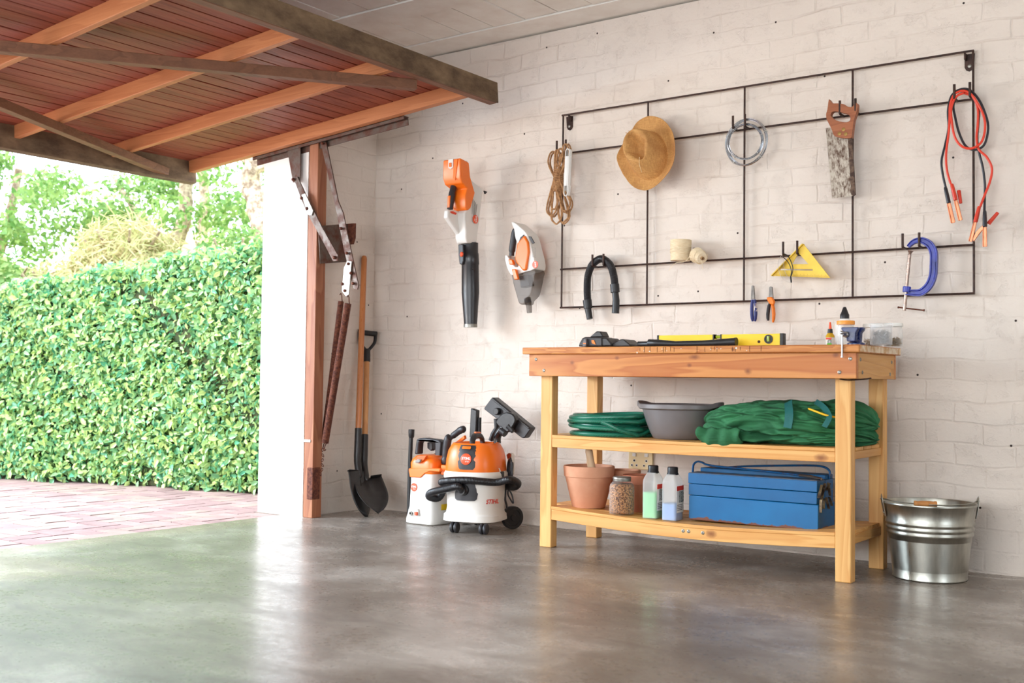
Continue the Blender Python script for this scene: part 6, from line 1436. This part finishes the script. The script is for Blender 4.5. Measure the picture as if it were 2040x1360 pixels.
part('rear_wheel', MB().lathe([(.045, -.015), (.055, -.014), (.058, -.010), (.058, .010), (.055, .014), (.042, .014), (.04, .009), (.016, .010), (.014, .015), (.001, .015)], wc_, 32, tuple(wdir)), blkp, vd, angle=.6)
part('rear_wheel', MB().lathe([(.045, -.015), (.055, -.014), (.058, -.010), (.058, .010), (.055, .014), (.001, .014)], Vector((.86, -.19, .058)), 32, (-.6, .8, 0)), blkp, vd, angle=.6)
text('logo_lettering', 'STIHL', .03, vpt(.92, .1495, .155), (vpt(1.05, .14, .155)-vpt(.80, .14, .155), UPV), rlt, vd)
part('tank_groove', MB().tube(catmull([vpt(.85, .1385, .21), vpt(1.0, .1375, .19), vpt(.72, .1365, .15), vpt(.62, .1375, .10), vpt(.58, .1455, .088)], 5), .0018, 6), plain('groove_grey', rgb(190, 186, 180), .5), vd)
part('latch', MB().rings([[vpt(1.35+a, r, z) for a, r in ((-.1, .146), (.1, .146), (.1, .158), (-.1, .158))] for z in (.235, .3)]), dgy, vd, bevel=.003)
# power cord wound on its hook
ck = MB()
cc = vpt(1.9, .17, .30)
for k in range(7):
    ck.tube([cc+Vector((.008*math.sin(a*1+k), .002*k-.006, 0))+Vector((.7, -.5, 0)).normalized()*(.018*math.cos(a)+.002*k)+UPV*(.062*math.sin(a)-.004*k) for a in [i*2*PI/24 for i in range(24)]], .004, 6, closed=True)
part('power_cord', ck, bkc, vd)
part('cord_tail', MB().tube(catmull([cc-UPV*.05, (1.1094,-0.17,0.1767), (1.1247,-0.17,0.1478), (1.1435,-0.17,0.1283), (1.1355,-0.17,0.1665), (1.1127,-0.17,0.2009)], 6), .004, 7), bkc, vd)
part('cord_tail', MB().tube(catmull([(1.111,-0.19,0.2023), (1.1073,-0.19,0.1482), (1.1174,-0.19,0.1131), (1.1179,-0.19,0.0773)], 6), .0055, 7), bkc, vd)
part('cord_hook', MB().prism([(1.092,0.3701),(1.1031,0.3809),(1.1181,0.3792),(1.1257,0.3687),(1.1255,0.2724),(1.1048,0.2592),(1.1038,0.3314)], -.165, -.135), wht, vd, bevel=.004)
part('hook_pad', MB().prism([(1.1,0.3713),(1.1133,0.3809),(1.1253,0.3767),(1.124,0.3574),(1.104,0.3504)], -.172, -.164), plain('rust_red_pad', rgb(160, 70, 45), .5), vd, bevel=.002)
# accessories parked behind
cvt = thing('crevice_tool', 'flat black crevice tool standing upright behind the wet vacuum', 'vacuum accessory', (0.8877,-0.17,0.4441))
part('flat_tube', MB().prism([(0.8718,0.604),(0.9126,0.594),(0.9071,0.4511),(0.8656,0.4494)], -.185, -.155), blkp, cvt, bevel=.005)
cv2 = thing('extension_tube', 'thin black extension tube just right of the flat crevice tool', 'vacuum accessory', (0.9149,-0.16,0.451))
part('tube', MB().tube([(0.9133,-0.16,0.5556),(0.9126,-0.16,0.4509)], .0105, 14), blkp, cv2)
fn = thing('floor_nozzle', 'wide black floor nozzle tilted up behind the wet vacuum', 'vacuum accessory', (1.0639,-0.2,0.4464))
fnp = [(1.0219,0.6624),(1.0348,0.6614),(1.2645,0.5172),(1.2668,0.5096),(1.231,0.4649),(1.2201,0.4608),(1.2091,0.464),(0.9746,0.599),(0.9721,0.6076)]
part('nozzle_plate', MB().prism(fnp, -.2, -.155), dgy, fn, bevel=.006, seg=3)
part('rubber_lip', MB().prism([(1.0319,0.6595),(1.2639,0.5153),(1.2589,0.5074),(1.0244,0.6515)], -.206, -.15), blkp, fn, bevel=.003)
part('foot_pedal', MB().lathe([(.0185, 0), (.0185, .018), (.016, .022)], (1.0633,-0.2,0.5922), 24, (0, -1, 0)), blkp, fn, bevel=.001)
part('swivel_housing', MB().prism(smooth2([(1.0759,0.5436),(1.1031,0.5744),(1.1401,0.5904),(1.1807,0.5814),(1.1972,0.5563),(1.1888,0.5294),(1.1526,0.4895),(1.1229,0.4973),(1.0814,0.527)], 2), -.235, -.198), blkp, fn, bevel=.006)
part('swivel_knuckle', MB().tube([(1.1484,-0.225,0.5222),(1.1782,-0.225,0.4935)], [.018, .012], 16), blkp, fn, bevel=.002)
part('curved_neck', MB().tube(catmull([(1.1152,-0.22,0.512),(1.0895,-0.22,0.4871),(1.0749,-0.22,0.4596),(1.0753,-0.22,0.4296)], 5), .0195, 18), plain('shiny_black', rgb(20, 20, 22), .2, var=.02, spec=.7), fn)
part('locking_ring', MB().tube([(1.1005,-0.225,0.4997),(1.1304,-0.225,0.4828)], [.021, .021], 18), blkp, fn)
et = thing('wand_section', 'black wand section standing beside the nozzle neck', 'vacuum accessory', (1.0187,-0.19,0.4411))
part('wand_tube', MB().tube([(1.0309,-0.17,0.5532),(1.0332,-0.17,0.5047),(1.0108,-0.17,0.4735),(0.996,-0.17,0.4394)], [.0145, .013, .013, .0125], 16), blkp, et)
